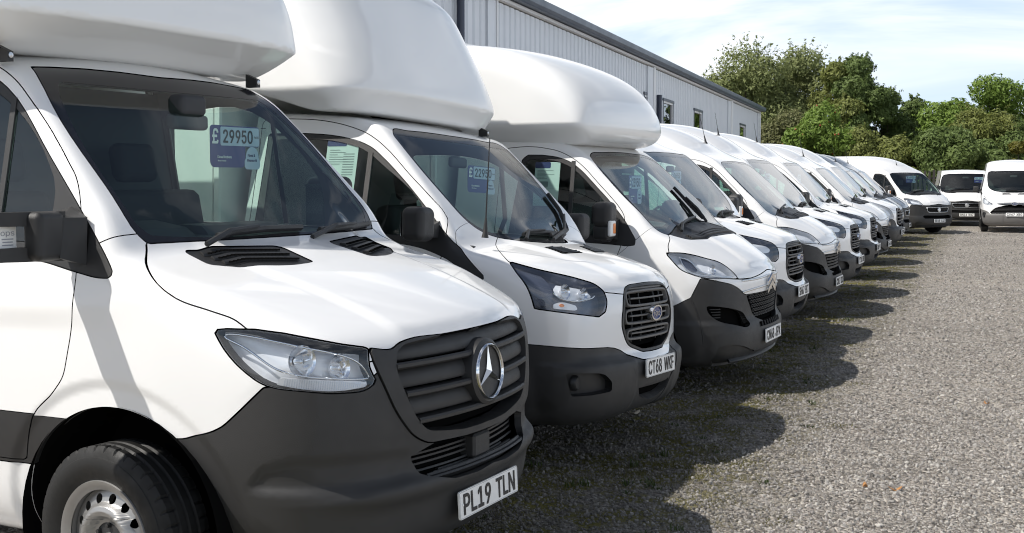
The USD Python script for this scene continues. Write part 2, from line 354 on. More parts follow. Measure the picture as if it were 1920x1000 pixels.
def flow(pts, n=5, corner=34.0):
    """closed outline smoothed through its points; turns sharper than corner degrees stay corners"""
    P = np.asarray(pts, float); N = len(P); a = P - np.roll(P, 1, 0); b = np.roll(P, -1, 0) - P
    ang = np.degrees(np.abs(np.arctan2(a[:, 0] * b[:, 1] - a[:, 1] * b[:, 0], (a * b).sum(1)))); sharp = ang > corner
    la, lb = np.linalg.norm(a, axis=1), np.linalg.norm(b, axis=1); T = (a / la[:, None] * lb[:, None] + b / lb[:, None] * la[:, None]) / (la + lb)[:, None]
    out = []
    for i in range(N):
        j = (i + 1) % N; L = lb[i]; d = (P[j] - P[i]) / L; t0 = d if sharp[i] else T[i]; t1 = d if sharp[j] else T[j]
        if sharp[i] and sharp[j]: out.append(P[i:i + 1]); continue
        u = (np.arange(n) / n)[:, None]; out.append((2 * u ** 3 - 3 * u ** 2 + 1) * P[i] + (u ** 3 - 2 * u ** 2 + u) * L * t0 + (3 * u ** 2 - 2 * u ** 3) * P[j] + (u ** 3 - u ** 2) * L * t1)
    return np.vstack(out)
def area(pts, proj='wrap', r=0.02, ymin=None, ymax=None, grow=0.0, xmin=None, xmax=None):
    poly = pts if isinstance(pts, sg.Polygon) else rpoly(flow(pts), r) if r else sg.Polygon(flow(pts)).buffer(0)
    if grow: poly = poly.buffer(grow)
    def fun(P):
        d = poly_sd(poly, uv_of(P, proj))
        if ymin is not None: d = np.maximum(d, ymin - np.abs(P[:, 1]))
        if ymax is not None: d = np.maximum(d, np.abs(P[:, 1]) - ymax)
        if xmin is not None: d = np.maximum(d, xmin - P[:, 0])
        if xmax is not None: d = np.maximum(d, P[:, 0] - xmax)
        return d
    fun.poly = poly; return fun
def main_bits(m, frac=0.06):
    V, T = m
    if len(T) == 0: return m
    from scipy.sparse import coo_matrix
    from scipy.sparse.csgraph import connected_components
    e = np.vstack([T[:, [0, 1]], T[:, [1, 2]]]); n, lab = connected_components(coo_matrix((np.ones(len(e)), (e[:, 0], e[:, 1])), shape=(len(V), len(V))), directed=False)
    fl = lab[T[:, 0]]; cnt = np.bincount(fl, minlength=n); return compact(V, T[cnt[fl] >= frac * len(T)])
def pieces(m, frac=0.03):
    V, T = m
    from scipy.sparse import coo_matrix
    from scipy.sparse.csgraph import connected_components
    e = np.vstack([T[:, [0, 1]], T[:, [1, 2]]]); n, lab = connected_components(coo_matrix((np.ones(len(e)), (e[:, 0], e[:, 1])), shape=(len(V), len(V))), directed=False)
    fl = lab[T[:, 0]]; cnt = np.bincount(fl, minlength=n); return [compact(V, T[fl == k]) for k in np.argsort(-cnt) if cnt[k] >= frac * len(T)], compact(V, T[cnt[fl] < frac * len(T)])
def skin(m, F, depth=0.015, shift=0.0, both=True, n_e=0.003, seam=None):
    """a panel from a cut patch: exact normals from F, edges turned in by depth; both = mirrored too"""
    V, T = m
    if len(T) == 0: return np.zeros((0, 3)), np.zeros((0, 3), int), np.zeros((0, 3))
    N = unit(grad(F, V, n_e)); V = V + shift * N
    E = np.vstack([T[:, [0, 1]], T[:, [1, 2]], T[:, [2, 0]]]); key = np.sort(E, 1); _, inv, cnt = np.unique(key, axis=0, return_inverse=True, return_counts=True)
    B = E[cnt[inv.ravel()] == 1]; B = B[~((np.abs(V[B[:, 0], 1]) < 1e-5) & (np.abs(V[B[:, 1], 1]) < 1e-5))]
    out = [(V, T, N)]
    if depth and len(B):
        a, b = B[:, 0], B[:, 1]; P = np.stack([V[a], V[b], V[b] - depth * N[b], V[a] - depth * N[a]], 1)
        fn = unit(np.cross(P[:, 3] - P[:, 0], P[:, 1] - P[:, 0])); fn = np.repeat(fn[:, None], 4, 1).reshape(-1, 3)
        k = 4 * np.arange(len(B))[:, None]; e = (P.reshape(-1, 3), np.vstack([k + [0, 3, 2], k + [0, 2, 1]]), fn)
        if seam is None: out.append(e)
        else: seam.append(e); seam.append(mirror(e))
    m = catn(*out)
    return catn(m, mirror(m)) if both else m
def cast(F, o, d, t0, t1, n=400):
    """first hit of rays with the surface F = 0"""
    o, d = np.broadcast_arrays(np.atleast_2d(np.asarray(o, float)), np.atleast_2d(np.asarray(d, float)))
    ts = np.linspace(t0, t1, n); P = o[:, None] + ts[None, :, None] * d[:, None]
    f = F(P.reshape(-1, 3)).reshape(len(o), n); hit = (f[:, 1:] < 0) & (f[:, :-1] >= 0)
    i = np.argmax(hit, 1); a, b = ts[i], ts[i + 1]
    for _ in range(30):
        c = (a + b) / 2; v = F(o + c[:, None] * d) < 0; b = np.where(v, c, b); a = np.where(v, a, c)
    R = o + b[:, None] * d; R[~hit.any(1)] = np.nan; return R
def on_front(F, y, z, x0=0.35):
    y, z = np.broadcast_arrays(np.asarray(y, float), np.asarray(z, float)); o = np.stack([np.full(y.shape, x0), y, z], -1).reshape(-1, 3)
    return cast(F, o, np.array([-1.0, 0, 0]), 0, 2.5)
def on_side(F, x, z, sgn=-1):
    x, z = np.broadcast_arrays(np.asarray(x, float), np.asarray(z, float)); o = np.stack([x, np.full(x.shape, sgn * 1.4), z], -1).reshape(-1, 3)
    return cast(F, o, np.array([0, -sgn * 1.0, 0]), 0, 1.2)
def on_top(F, x, y, z0=3.0):
    x, y = np.broadcast_arrays(np.asarray(x, float), np.asarray(y, float)); o = np.stack([x, y, np.full(x.shape, z0)], -1).reshape(-1, 3)
    return cast(F, o, np.array([0, 0, -1.0]), 0, 2.5)
def unwrap(a, z, F):
    """point on the surface at wrap coordinates (right-hand side: y < 0)"""
    th = np.asarray(a, float) / WRAP_R; d = np.stack([np.cos(th), -np.sin(th), 0 * th], -1); o = np.stack([0 * th + WRAP_X, 0 * th, np.asarray(z, float)], -1)
    return cast(F, o + 2.2 * d, -d, 0, 2.1)
# ------------------------------------------------------------------ the first van's cab surface (x forward, 0 at the bumper; y left; z up)
def make_field(prof, half_w, recess, crown, round_k, bumps=None):
    S = Sdf2(prof)
    def F(P):
        x, y, z = P[:, 0], np.abs(P[:, 1]), P[:, 2]
        fp = S(x + recess(x, y, z), z + crown(x, y, z))
        fs = y - half_w(x, z)
        f = smax(fp, fs, round_k(x, y, z))
        return f - bumps(x, y, z) if bumps else f
    F.half_w = half_w; return F
def lerp(xs, ys):
    from scipy.interpolate import PchipInterpolator
    xs = np.asarray(xs, float); p = PchipInterpolator(xs, np.asarray(ys, float), extrapolate=False)
    return lambda v: p(np.clip(v, xs[0], xs[-1]))
def profile(front, back_x, floor=0.24):
    """closed side profile from the front control polygon (bumper underside up to the roof)"""
    c = bspl(front); return np.vstack([c, [[back_x, c[-1, 1]], [back_x, floor]]])

def f_sprinter():
    pr = profile([(-0.95, 0.22), (-0.30, 0.23), (-0.10, 0.265), (-0.03, 0.33), (-0.012, 0.40), (-0.006, 0.47), (0.012, 0.50), (0.032, 0.525), (0.032, 0.56), (0.010, 0.58), (-0.004, 0.60),
                  (-0.006, 0.70), (0.004, 0.78), (0.0, 0.88), (-0.008, 0.98), (-0.035, 1.075), (-0.075, 1.125), (-0.16, 1.172), (-0.38, 1.255), (-0.66, 1.345), (-0.88, 1.408), (-0.95, 1.43), (-0.995, 1.462), (-1.06, 1.53),
                  (-1.25, 1.73), (-1.45, 1.94), (-1.60, 2.095), (-1.69, 2.178), (-1.80, 2.235), (-2.0, 2.285), (-2.3, 2.31), (-2.7, 2.325), (-3.0, 2.325)], -3.0)
    wz = lerp([0.2, 0.35, 0.5, 0.75, 1.0, 1.22, 1.42, 1.6, 2.2, 2.5], [0.90, 0.93, 0.955, 0.985, 0.992, 0.988, 0.962, 0.925, 0.80, 0.72])
    wx = lerp([-3, -1.3, -0.9, -0.6, -0.35, -0.1, 0.1], [0, 0, 0.006, 0.028, 0.062, 0.12, 0.20])
    cz = lerp([0.2, 0.9, 1.15, 1.35, 1.6, 2.5], [0.27, 0.27, 0.25, 0.13, 0.045, 0.06])
    kz = lerp([0.2, 0.85, 1.1, 1.35, 1.6, 2.1, 2.5], [0.36, 0.34, 0.26, 0.13, 0.08, 0.09, 0.25])
    def W(x, z): return wz(z) - wx(x) * sstep(2.0, 1.3, z)
    def rec(x, y, z): return cz(z) * y ** 2
    def crn(x, y, z): return 0.035 * (y / 0.8) ** 2 * sstep(1.25, 1.45, z) * sstep(-1.2, -0.8, x) + 0.075 * (y / 0.8) ** 2 * sstep(2.05, 2.3, z)
    def bump(x, y, z):
        a = 1.1 * np.arctan2(y, x + 1.3); zt = np.interp(a, [0.3, 0.6, 0.8, 0.90, 0.97], [0.70, 0.722, 0.728, 0.69, 0.57])
        scoop = -0.014 * sstep(0.0, 0.06, zt - z) * sstep(0.565, 0.612, z) * sstep(0.36, 0.46, a) * sstep(0.97, 0.88, a)
        r = np.hypot(x + 1.075, z - 0.365)
        side = sstep(0.80, 0.9, y) * sstep(-0.25, -0.5, x)
        return scoop + (-0.012 * sstep(0.60, 0.545, r) + 0.010 * sstep(0.10, 0.0, np.abs(z - 1.225 - 0.03 * (x + 1.2))) * sstep(-0.9, -1.5, x)) * side + 0.012 * sstep(0.60, 0.52, y + 0.10 * (x + 1.0)) * sstep(1.10, 1.16, z) * sstep(-1.15, -1.0, x)
    return make_field(pr, W, rec, crn, lambda x, y, z: kz(z), bump)
def f_transit(high=False):
    roof = [(-1.74, 2.085), (-1.95, 2.12), (-2.3, 2.145), (-2.7, 2.15), (-3.0, 2.15)] if not high else [(-1.75, 2.12), (-1.95, 2.28), (-2.2, 2.42), (-2.55, 2.53), (-3.0, 2.58), (-3.6, 2.59), (-5.0, 2.59)]
    pr = profile([(-0.95, 0.20), (-0.35, 0.21), (-0.14, 0.25), (-0.06, 0.31), (-0.025, 0.40), (-0.012, 0.48), (-0.006, 0.55), (-0.015, 0.60), (-0.05, 0.635), (-0.062, 0.66), (-0.055, 0.74), (-0.048, 0.85), (-0.058, 0.95), (-0.085, 1.03), (-0.12, 1.075),
                  (-0.19, 1.115), (-0.34, 1.170), (-0.58, 1.245), (-0.76, 1.285), (-0.84, 1.30), (-0.885, 1.322), (-0.945, 1.385), (-1.075, 1.525), (-1.28, 1.74), (-1.435, 1.90), (-1.535, 1.995), (-1.60, 2.042)] + roof, roof[-1][0])
    wz = lerp([0.2, 0.35, 0.5, 0.70, 0.9, 1.1, 1.30, 1.5, 2.0, 2.1, 2.6], [0.93, 0.965, 0.985, 1.0, 1.015, 1.018, 0.995, 0.955, 0.86, 0.845, 0.80])
    wx = lerp([-6, -1.3, -0.9, -0.6, -0.35, -0.1, 0.1], [0, 0, 0.008, 0.030, 0.070, 0.14, 0.22])
    cz = lerp([0.2, 0.64, 0.9, 1.1, 1.3, 1.5, 2.6], [0.20, 0.20, 0.23, 0.22, 0.05, 0.015, 0.03])
    kz = lerp([0.2, 0.6, 0.9, 1.1, 1.3, 1.5, 2.0, 2.6], [0.30, 0.28, 0.28, 0.22, 0.09, 0.06, 0.08, 0.30])
    def W(x, z): return wz(z) - wx(x) * sstep(1.9, 1.2, z)
    def crn(x, y, z): return 0.045 * (y / 0.8) ** 2 * sstep(1.1, 1.3, z) * sstep(-1.1, -0.8, x) + (0.07 if not high else 0.12) * (y / 0.8) ** 2 * sstep(1.98, 2.2, z)
    def bump(x, y, z):
        r = np.hypot(x + 0.98, z - 0.36); s = sstep(0.8, 0.92, y)
        return 0.014 * sstep(0.58, 0.47, r) * s * sstep(-0.3, -0.5, x) + 0.016 * sstep(0.50, 0.40, y + 0.12 * (x + 0.95)) * sstep(1.06, 1.12, z) * sstep(-1.02, -0.88, x) + 0.012 * sstep(0.62, 0.59, z) * sstep(0.30, 0.36, y) * sstep(-0.45, -0.3, x)
    return make_field(pr, W, lambda x, y, z: cz(z) * y ** 2, crn, lambda x, y, z: kz(z), bump)
def f_relay(high=False):
    roof = [(-1.56, 2.025), (-1.80, 2.075), (-2.2, 2.10), (-2.7, 2.11), (-3.0, 2.11)] if not high else [(-1.54, 2.04), (-1.75, 2.20), (-2.05, 2.36), (-2.45, 2.46), (-3.0, 2.50), (-3.6, 2.51), (-5.0, 2.51)]
    pr = profile([(-0.95, 0.19), (-0.40, 0.20), (-0.20, 0.22), (-0.09, 0.245), (-0.035, 0.30), (-0.012, 0.38), (-0.006, 0.46), (-0.012, 0.53), (-0.038, 0.565), (-0.045, 0.62), (-0.036, 0.70), (-0.026, 0.80), (-0.022, 0.88), (-0.04, 0.945), (-0.085, 1.005),
                  (-0.16, 1.07), (-0.28, 1.15), (-0.44, 1.235), (-0.60, 1.295), (-0.67, 1.32), (-0.725, 1.352), (-0.80, 1.42), (-0.96, 1.57), (-1.16, 1.755), (-1.31, 1.89), (-1.395, 1.96)] + roof, roof[-1][0])
    wz = lerp([0.2, 0.35, 0.5, 0.75, 1.0, 1.2, 1.4, 1.6, 2.0, 2.1, 2.6], [0.94, 0.97, 0.99, 1.015, 1.022, 1.005, 0.965, 0.925, 0.855, 0.84, 0.80])
    wx = lerp([-6, -1.2, -0.8, -0.5, -0.3, -0.1, 0.1], [0, 0, 0.010, 0.035, 0.075, 0.15, 0.24])
    cz = lerp([0.2, 0.6, 0.9, 1.05, 1.25, 1.45, 2.6], [0.16, 0.18, 0.24, 0.24, 0.06, 0.03, 0.03])
    kz = lerp([0.2, 0.6, 0.9, 1.1, 1.3, 1.5, 2.0, 2.6], [0.34, 0.32, 0.28, 0.20, 0.10, 0.07, 0.09, 0.30])
    def W(x, z): return wz(z) - wx(x) * sstep(1.9, 1.15, z)
    def crn(x, y, z): return 0.03 * (y / 0.8) ** 2 * sstep(1.0, 1.2, z) * sstep(-0.9, -0.6, x) + (0.07 if not high else 0.12) * (y / 0.8) ** 2 * sstep(1.95, 2.2, z)
    def bump(x, y, z):
        r = np.hypot(x + 0.95, z - 0.35); s = sstep(0.8, 0.92, y)
        return 0.016 * sstep(0.66, 0.56, r) * s + 0.014 * sstep(0.44, 0.36, y + 0.10 * (x + 0.6)) * sstep(0.98, 1.04, z) * sstep(-0.8, -0.65, x) + 0.010 * sstep(0.60, 0.56, z) * sstep(-0.7, -0.4, x)
    return make_field(pr, W, lambda x, y, z: cz(z) * y ** 2, crn, lambda x, y, z: kz(z), bump)
# ------------------------------------------------------------------ parts every van shares
FACE = np.array([[0, 0, 1.0], [1, 0, 0], [0, 1, 0]])
def wheel(parent, cx, cy, cz, side=-1, R=0.345, w=0.225, rim=0.215, steer=0.0, style='steel', seg=64, name='wheel'):
    """tyre with tread blocks, rim with holes, hub cap; the axle runs along y, side = -1 faces -y"""
    def place(m):
        v, f = np.asarray(m[0]), np.asarray(m[1])
        if side > 0: v = v * [1, -1, 1]; f = f[:, ::-1]
        return v @ Rz(steer).T + [cx, cy, cz], f
    h = w / 2                                              # outer face at y = -h
    prof = [(rim - 0.01, -h + 0.035), (rim + 0.004, -h + 0.020), (rim + 0.030, -h + 0.006), (rim + 0.055, -h - 0.002), (R - 0.060, -h - 0.004), (R - 0.040, -h + 0.002), (R - 0.038, -h + 0.006), (R - 0.022, -h + 0.012), (R - 0.008, -h + 0.022)]
    tread = []
    for y in np.linspace(-h + 0.030, h - 0.030, 5)[:-1]:
        tread += [(R, y), (R, y + 0.026), (R - 0.008, y + 0.030), (R - 0.008, y + 0.036)]
    prof = prof + tread + [(R - 0.008, h - 0.022), (R - 0.05, h), (rim, h - 0.02)]
    V, F = lathe(prof, 288 if seg > 40 else 48, 1)
    if seg > 40:                                            # sipes across the tread shoulder
        r = np.hypot(V[:, 0], V[:, 2]); k = np.round((np.arctan2(V[:, 2], V[:, 0]) / (2 * np.pi) % 1) * 288).astype(int)
        dip = (k % 7 == 0) & (r > R - 0.012) & (np.abs(V[:, 1]) > h * 0.38)
        s = np.where(dip, (r - 0.007) / r, 1.0)[:, None]; V[:, [0, 2]] *= s
    p = put(parent, name, place((V, F)), 'rubber', smooth=24)
    rp = [(rim - 0.004, h - 0.03), (rim - 0.02, h - 0.06), (rim - 0.035, -h + 0.06), (rim - 0.030, -h + 0.030), (rim - 0.010, -h + 0.016), (rim + 0.006, -h + 0.012), (rim + 0.009, -h + 0.018), (rim + 0.005, -h + 0.024), (rim - 0.006, -h + 0.030), (rim - 0.024, -h + 0.040), (rim - 0.040, h - 0.03)]
    put(p, 'rim', place(lathe(rp[3:], seg, 1)), 'steel_rim', smooth=50)
    # dished disc with a ring of round holes
    ri = rim - 0.030
    if style == 'steel':
        ang = np.arange(14) * 2 * np.pi / 14 + 0.1
        disc = sg.Point(0, 0).buffer(ri, 32).difference(sg.Point(0, 0).buffer(0.07, 16))
        for a in ang: disc = disc.difference(sg.Point(0.83 * ri * math.cos(a), 0.83 * ri * math.sin(a)).buffer(0.018, 12))
        m = trimesh.creation.triangulate_polygon(disc.segmentize(0.02), engine='earcut')
        m = trimesh.Trimesh(np.c_[m[0], np.zeros(len(m[0]))], m[1], process=False)
        m = m.subdivide_to_size(0.022) if seg > 40 else m
        r = np.hypot(m.vertices[:, 0], m.vertices[:, 1])
        y = np.interp(r, [0.05, 0.085, 0.100, 0.118, 0.136, 0.150, ri], [0.004, -0.004, -0.026, -0.033, -0.026, -0.004, 0.012]) - h + 0.046
        V = np.stack([m.vertices[:, 0], y, m.vertices[:, 1]], 1); f = np.asarray(m.faces)[:, ::-1]
        nrm = np.cross(V[f[0, 1]] - V[f[0, 0]], V[f[0, 2]] - V[f[0, 0]])
        if nrm[1] > 0: f = f[:, ::-1]
        put(p, 'wheel_disc', place((V, f)), 'steel_rim', smooth=60)
        cap = [lathe([(0.0, -h + 0.038), (0.030, -h + 0.039), (0.034, -h + 0.044), (0.075, -h + 0.048), (0.086, -h + 0.052), (0.088, -h + 0.070)], 32, 1)]
        for a in np.arange(6) * np.pi / 3 + 0.5:
            cap.append(xf(lathe([(0.0, -h + 0.030), (0.008, -h + 0.031), (0.010, -h + 0.050)], 10, 1), t=(0.060 * math.cos(a), 0, 0.060 * math.sin(a))))
        put(p, 'hub_cap', place(cat(*cap)), 'black_plastic', smooth=40)
    else:
        sp = [lathe([(0.0, -h + 0.012), (0.04, -h + 0.014), (0.055, -h + 0.026)], 24, 1)]
        for a in np.arange(8) * np.pi / 4:
            b = box(0.03, ri + 0.012, -h + 0.016, -h + 0.034, -0.026, 0.026, 0.006); v = b[0].copy(); v[:, 2] *= 0.55 + 2.6 * v[:, 0]
            sp.append((v @ Ry(math.degrees(a)).T, b[1]))
        put(p, 'wheel_trim', place(cat(*sp)), 'lamp_housing', smooth=30)
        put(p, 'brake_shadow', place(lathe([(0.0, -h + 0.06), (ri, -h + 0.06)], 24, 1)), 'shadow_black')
    return p

def number_plate(parent, txt, F, z, tilt=0.0, x=None, gap=0.010, holder=True):
    """white plate with raised black characters, centred on y = 0, facing forward"""
    if x is None: x = np.nanmax(on_front(F, [0, -0.24, 0.24, 0, 0], [z, z, z, z - 0.05, z + 0.05])[:, 0]) + gap
    plate = rpoly([(-0.26, -0.0555), (0.26, -0.0555), (0.26, 0.0555), (-0.26, 0.0555)], 0.010, 0)
    R = np.array([[0, 0, 1.0], [1, 0, 0], [0, 1, 0]]); T = Ry(-tilt)
    def at(m): v, f = m; return v @ R.T @ T.T + [x, 0, z], f
    p = put(parent, 'number_plate', at(prism(plate, -0.004, 0.004)), 'plate_white')
    a, b = txt.split(' ')
    n = len(a) + len(b) + 0.62; u = 0.468 / n
    def wd(s, k): return (k - 0.16) * u - (0.62 * u if s[-1] == '1' or s[0] == '1' else 0)
    va = text(a, 0.079, wd(a, len(a)), 0.0022); vb = text(b, 0.079, wd(b, len(b)), 0.0022)
    xa = -0.234 + len(a) * u / 2; xb = 0.234 - len(b) * u / 2
    put(p, 'plate_characters', at(xf(va, t=(xa, 0, 0.0042))), 'ink_black'); put(p, 'plate_characters', at(xf(vb, t=(xb, 0, 0.0042))), 'ink_black')
    put(p, 'plate_edge', at(prism(plate.buffer(-0.003).difference(plate.buffer(-0.0045)), 0.0042, 0.0048)), 'ink_grey')
    if holder:
        put(p, 'plate_screw', at(xf(lathe([(0, 0.0075), (0.005, 0.0068), (0.006, 0.004)], 10, 2), t=(-0.235, 0, 0))), 'plate_white')
        put(p, 'plate_screw', at(xf(lathe([(0, 0.0075), (0.005, 0.0068), (0.006, 0.004)], 10, 2), t=(0.235, 0, 0))), 'plate_white')
    return p

def wiper(F, pts, r=0.011, up=0.022):
    """wiper: blade and arm along (y, z) points of the front view"""
    P = on_front(F, *np.array(pts, float).T); N = unit(grad(F, P)); Q = P + up * N
    k = np.linspace(0, len(Q) - 1, 24); Q = np.stack([np.interp(k, np.arange(len(Q)), Q[:, i]) for i in range(3)], 1)
    return Q, np.repeat(unit(N.mean(0))[None], len(Q), 0)

def seat(parent, x, y, w=0.50, z=0.92, mat='seat_cloth', top=1.62):
    s = put(parent, 'seat', rbox(x - 0.02, x + 0.52, y - w / 2, y + w / 2, z - 0.14, z + 0.05, 0.05, 2), mat, smooth=40)
    b = rbox(-0.08, 0.08, -w / 2 + 0.02, w / 2 - 0.02, 0, top - z, 0.06, 2)
    put(s, 'backrest', xf((b[0] @ Ry(-11).T, b[1]), t=(x, y, z)), mat, smooth=40)
    hr = rbox(-0.05, 0.05, -0.14, 0.14, 0, 0.20, 0.045, 2)
    put(s, 'headrest', xf((hr[0] @ Ry(-11).T, hr[1]), t=(x - 0.135, y, top + 0.03)), mat, smooth=40)
    return s
def steering(parent, x, y, z, r=0.20, tilt=35):
    a = np.linspace(0, 2 * np.pi, 33); ring = np.stack([0 * a, r * np.cos(a), r * np.sin(a)], 1)
    m = [tube(ring, 0.016, 8, False), rbox(-0.03, 0.02, -0.07, 0.07, -0.06, 0.06, 0.02, 2)]
    for q in (0, 180, 270): m.append(tube(np.array([[0, 0.05 * math.cos(math.radians(q)), 0.05 * math.sin(math.radians(q))], [0, r * math.cos(math.radians(q)), r * math.sin(math.radians(q))]]), 0.014, 6))
    v, f = cat(*m); put(parent, 'steering_wheel', xf((v @ Ry(tilt).T, f), t=(x, y, z)), 'cab_trim', smooth=40)

def lining(parent, F, cuts, x0, x1, t=0.045, zmin=0.75, h=0.05, mat='cab_trim'):
    """dark inner skin of the cab, open at the glass"""
    xs = np.arange(x0, x1, h); m = nets(F, xs, half_grid(1.05, h), np.arange(0.4, 2.6, h), -t)
    m = clip(m, zmin - m[0][:, 2])
    for c in cuts: m = clip(m, -c(m[0]))
    v, f, n = skin(m, F, 0.0, 0.0); put(parent, 'cab_lining', (v, f[:, ::-1], -n), mat)

def price_sticker(parent, F, y0, y1, z1, z0, price, x_flat=None):
    """rounded navy card behind the screen with a pale strip and hand-written figures, laid on the inner face of the glass"""
    def lay(m, off):
        v, f = m
        if x_flat is not None: return np.stack([x_flat - off + v[:, 2], v[:, 0], v[:, 1]], 1), f
        P = on_front(F, v[:, 0], v[:, 1]); N = unit(grad(F, P)); return P - (off - v[:, 2])[:, None] * N, f
    def sheet(poly, off, t=0.0012):
        m = prism(poly, 0, t); tm = trimesh.Trimesh(*m, process=False).subdivide_to_size(0.05); return lay((np.asarray(tm.vertices), np.asarray(tm.faces)), off)
    w, h = y1 - y0, z1 - z0
    R = lambda a, b, c, d, r=0.012: rpoly([(y0 + a * w, z0 + b * h), (y0 + c * w, z0 + b * h), (y0 + c * w, z0 + d * h), (y0 + a * w, z0 + d * h)], r, 0)
    p = put(parent, 'price_card', sheet(R(0, 0, 0.70, 1, 0.03).union(R(0.0, 0.5, 1.0, 1.0, 0.02)), 0.010), 'ink_navy')
    put(p, 'price_strip', sheet(R(0.20, 0.52, 0.985, 0.97, 0.01), 0.0085), 'paper_blue')
    put(p, 'finance_badge', sheet(sg.Point(y0 + 0.84 * w, z0 + 0.26 * h).buffer(0.25 * h).union(R(0.68, -0.04, 1.0, 0.24, 0.02)), 0.0085), 'paper_blue')
    def words(s, hh, ww, cy, cz, mat, name):
        v, f = text(s, hh, ww, 0.001, True); v = v + [y0 + cy * w, z0 + cz * h, 0]; put(p, name, lay((v, f), 0.0068), mat)
    words(price, 0.30 * h, 0.60 * w, 0.55, 0.745, 'ink_black', 'price_figures')
    words('£', 0.34 * h, 0.12 * w, 0.095, 0.74, 'paper', 'pound_sign')
    words('Close Brothers', 0.055 * h, 0.28 * w, 0.27, 0.25, 'paper', 'lender_name')
    words('Motor Finance', 0.03 * h, 0.16 * w, 0.22, 0.16, 'paper', 'lender_name')
    words('Fixed &', 0.06 * h, 0.15 * w, 0.82, 0.30, 'badge_blue', 'badge_words')
    words('Finance it!', 0.06 * h, 0.20 * w, 0.83, 0.18, 'badge_blue', 'badge_words')
    words('Plus VAT', 0.05 * h, 0.10 * w, 0.93, 0.745, 'ink_grey', 'badge_words')
    return p

def window_sheet(parent, F, x0, x1, z0, z1, photo=True):
    """details sheet taped inside the right-hand door glass"""
    def lay(m, off):
        v, f = m; P = on_side(F, v[:, 0], v[:, 1]); N = unit(grad(F, P)); return P - (off - v[:, 2])[:, None] * N, f[:, ::-1] if False else f
    w, h = x1 - x0, z1 - z0
    def sheet(a, b, c, d, off, t=0.001, name='details_sheet', mat='paper', par=None, r=0.01):
        poly = rpoly([(x0 + a * w, z0 + b * h), (x0 + c * w, z0 + b * h), (x0 + c * w, z0 + d * h), (x0 + a * w, z0 + d * h)], r, 0)
        tm = trimesh.Trimesh(*prism(poly, 0, t), process=False).subdivide_to_size(0.08)
        return put(par or parent, name, lay((np.asarray(tm.vertices), np.asarray(tm.faces)), off), mat)
    p = sheet(0, 0, 1, 1, 0.010)
    sheet(0, 0.86, 0.62, 1.0, 0.0085, name='sheet_heading', mat='ink_navy', par=p)
    rng = random.Random(int(x0 * 1000))
    for k in range(7):
        z = 0.78 - 0.045 * k if not photo else 0.80 - 0.03 * k
        sheet(0.10, z, 0.35 + 0.5 * rng.random(), z + 0.012, 0.0085, name='sheet_line', mat='ink_grey', par=p, r=0.0005)
    if photo:
        sheet(0.16, 0.42, 0.56, 0.56, 0.0085, name='sheet_picture', mat='ink_grey', par=p)
        v, f = text('VUU', 0.10 * h, 0.42 * w, 0.001, True); put(p, 'sheet_letters', lay((v + [x0 + 0.5 * w, z0 + 0.18 * h, 0], f), 0.0068), 'ink_black')
    else:
        for k in range(9): sheet(0.55, 0.30 + 0.05 * k, 0.9, 0.318 + 0.05 * k, 0.0085, name='sheet_line', mat='ink_grey', par=p, r=0.0005)
    return p
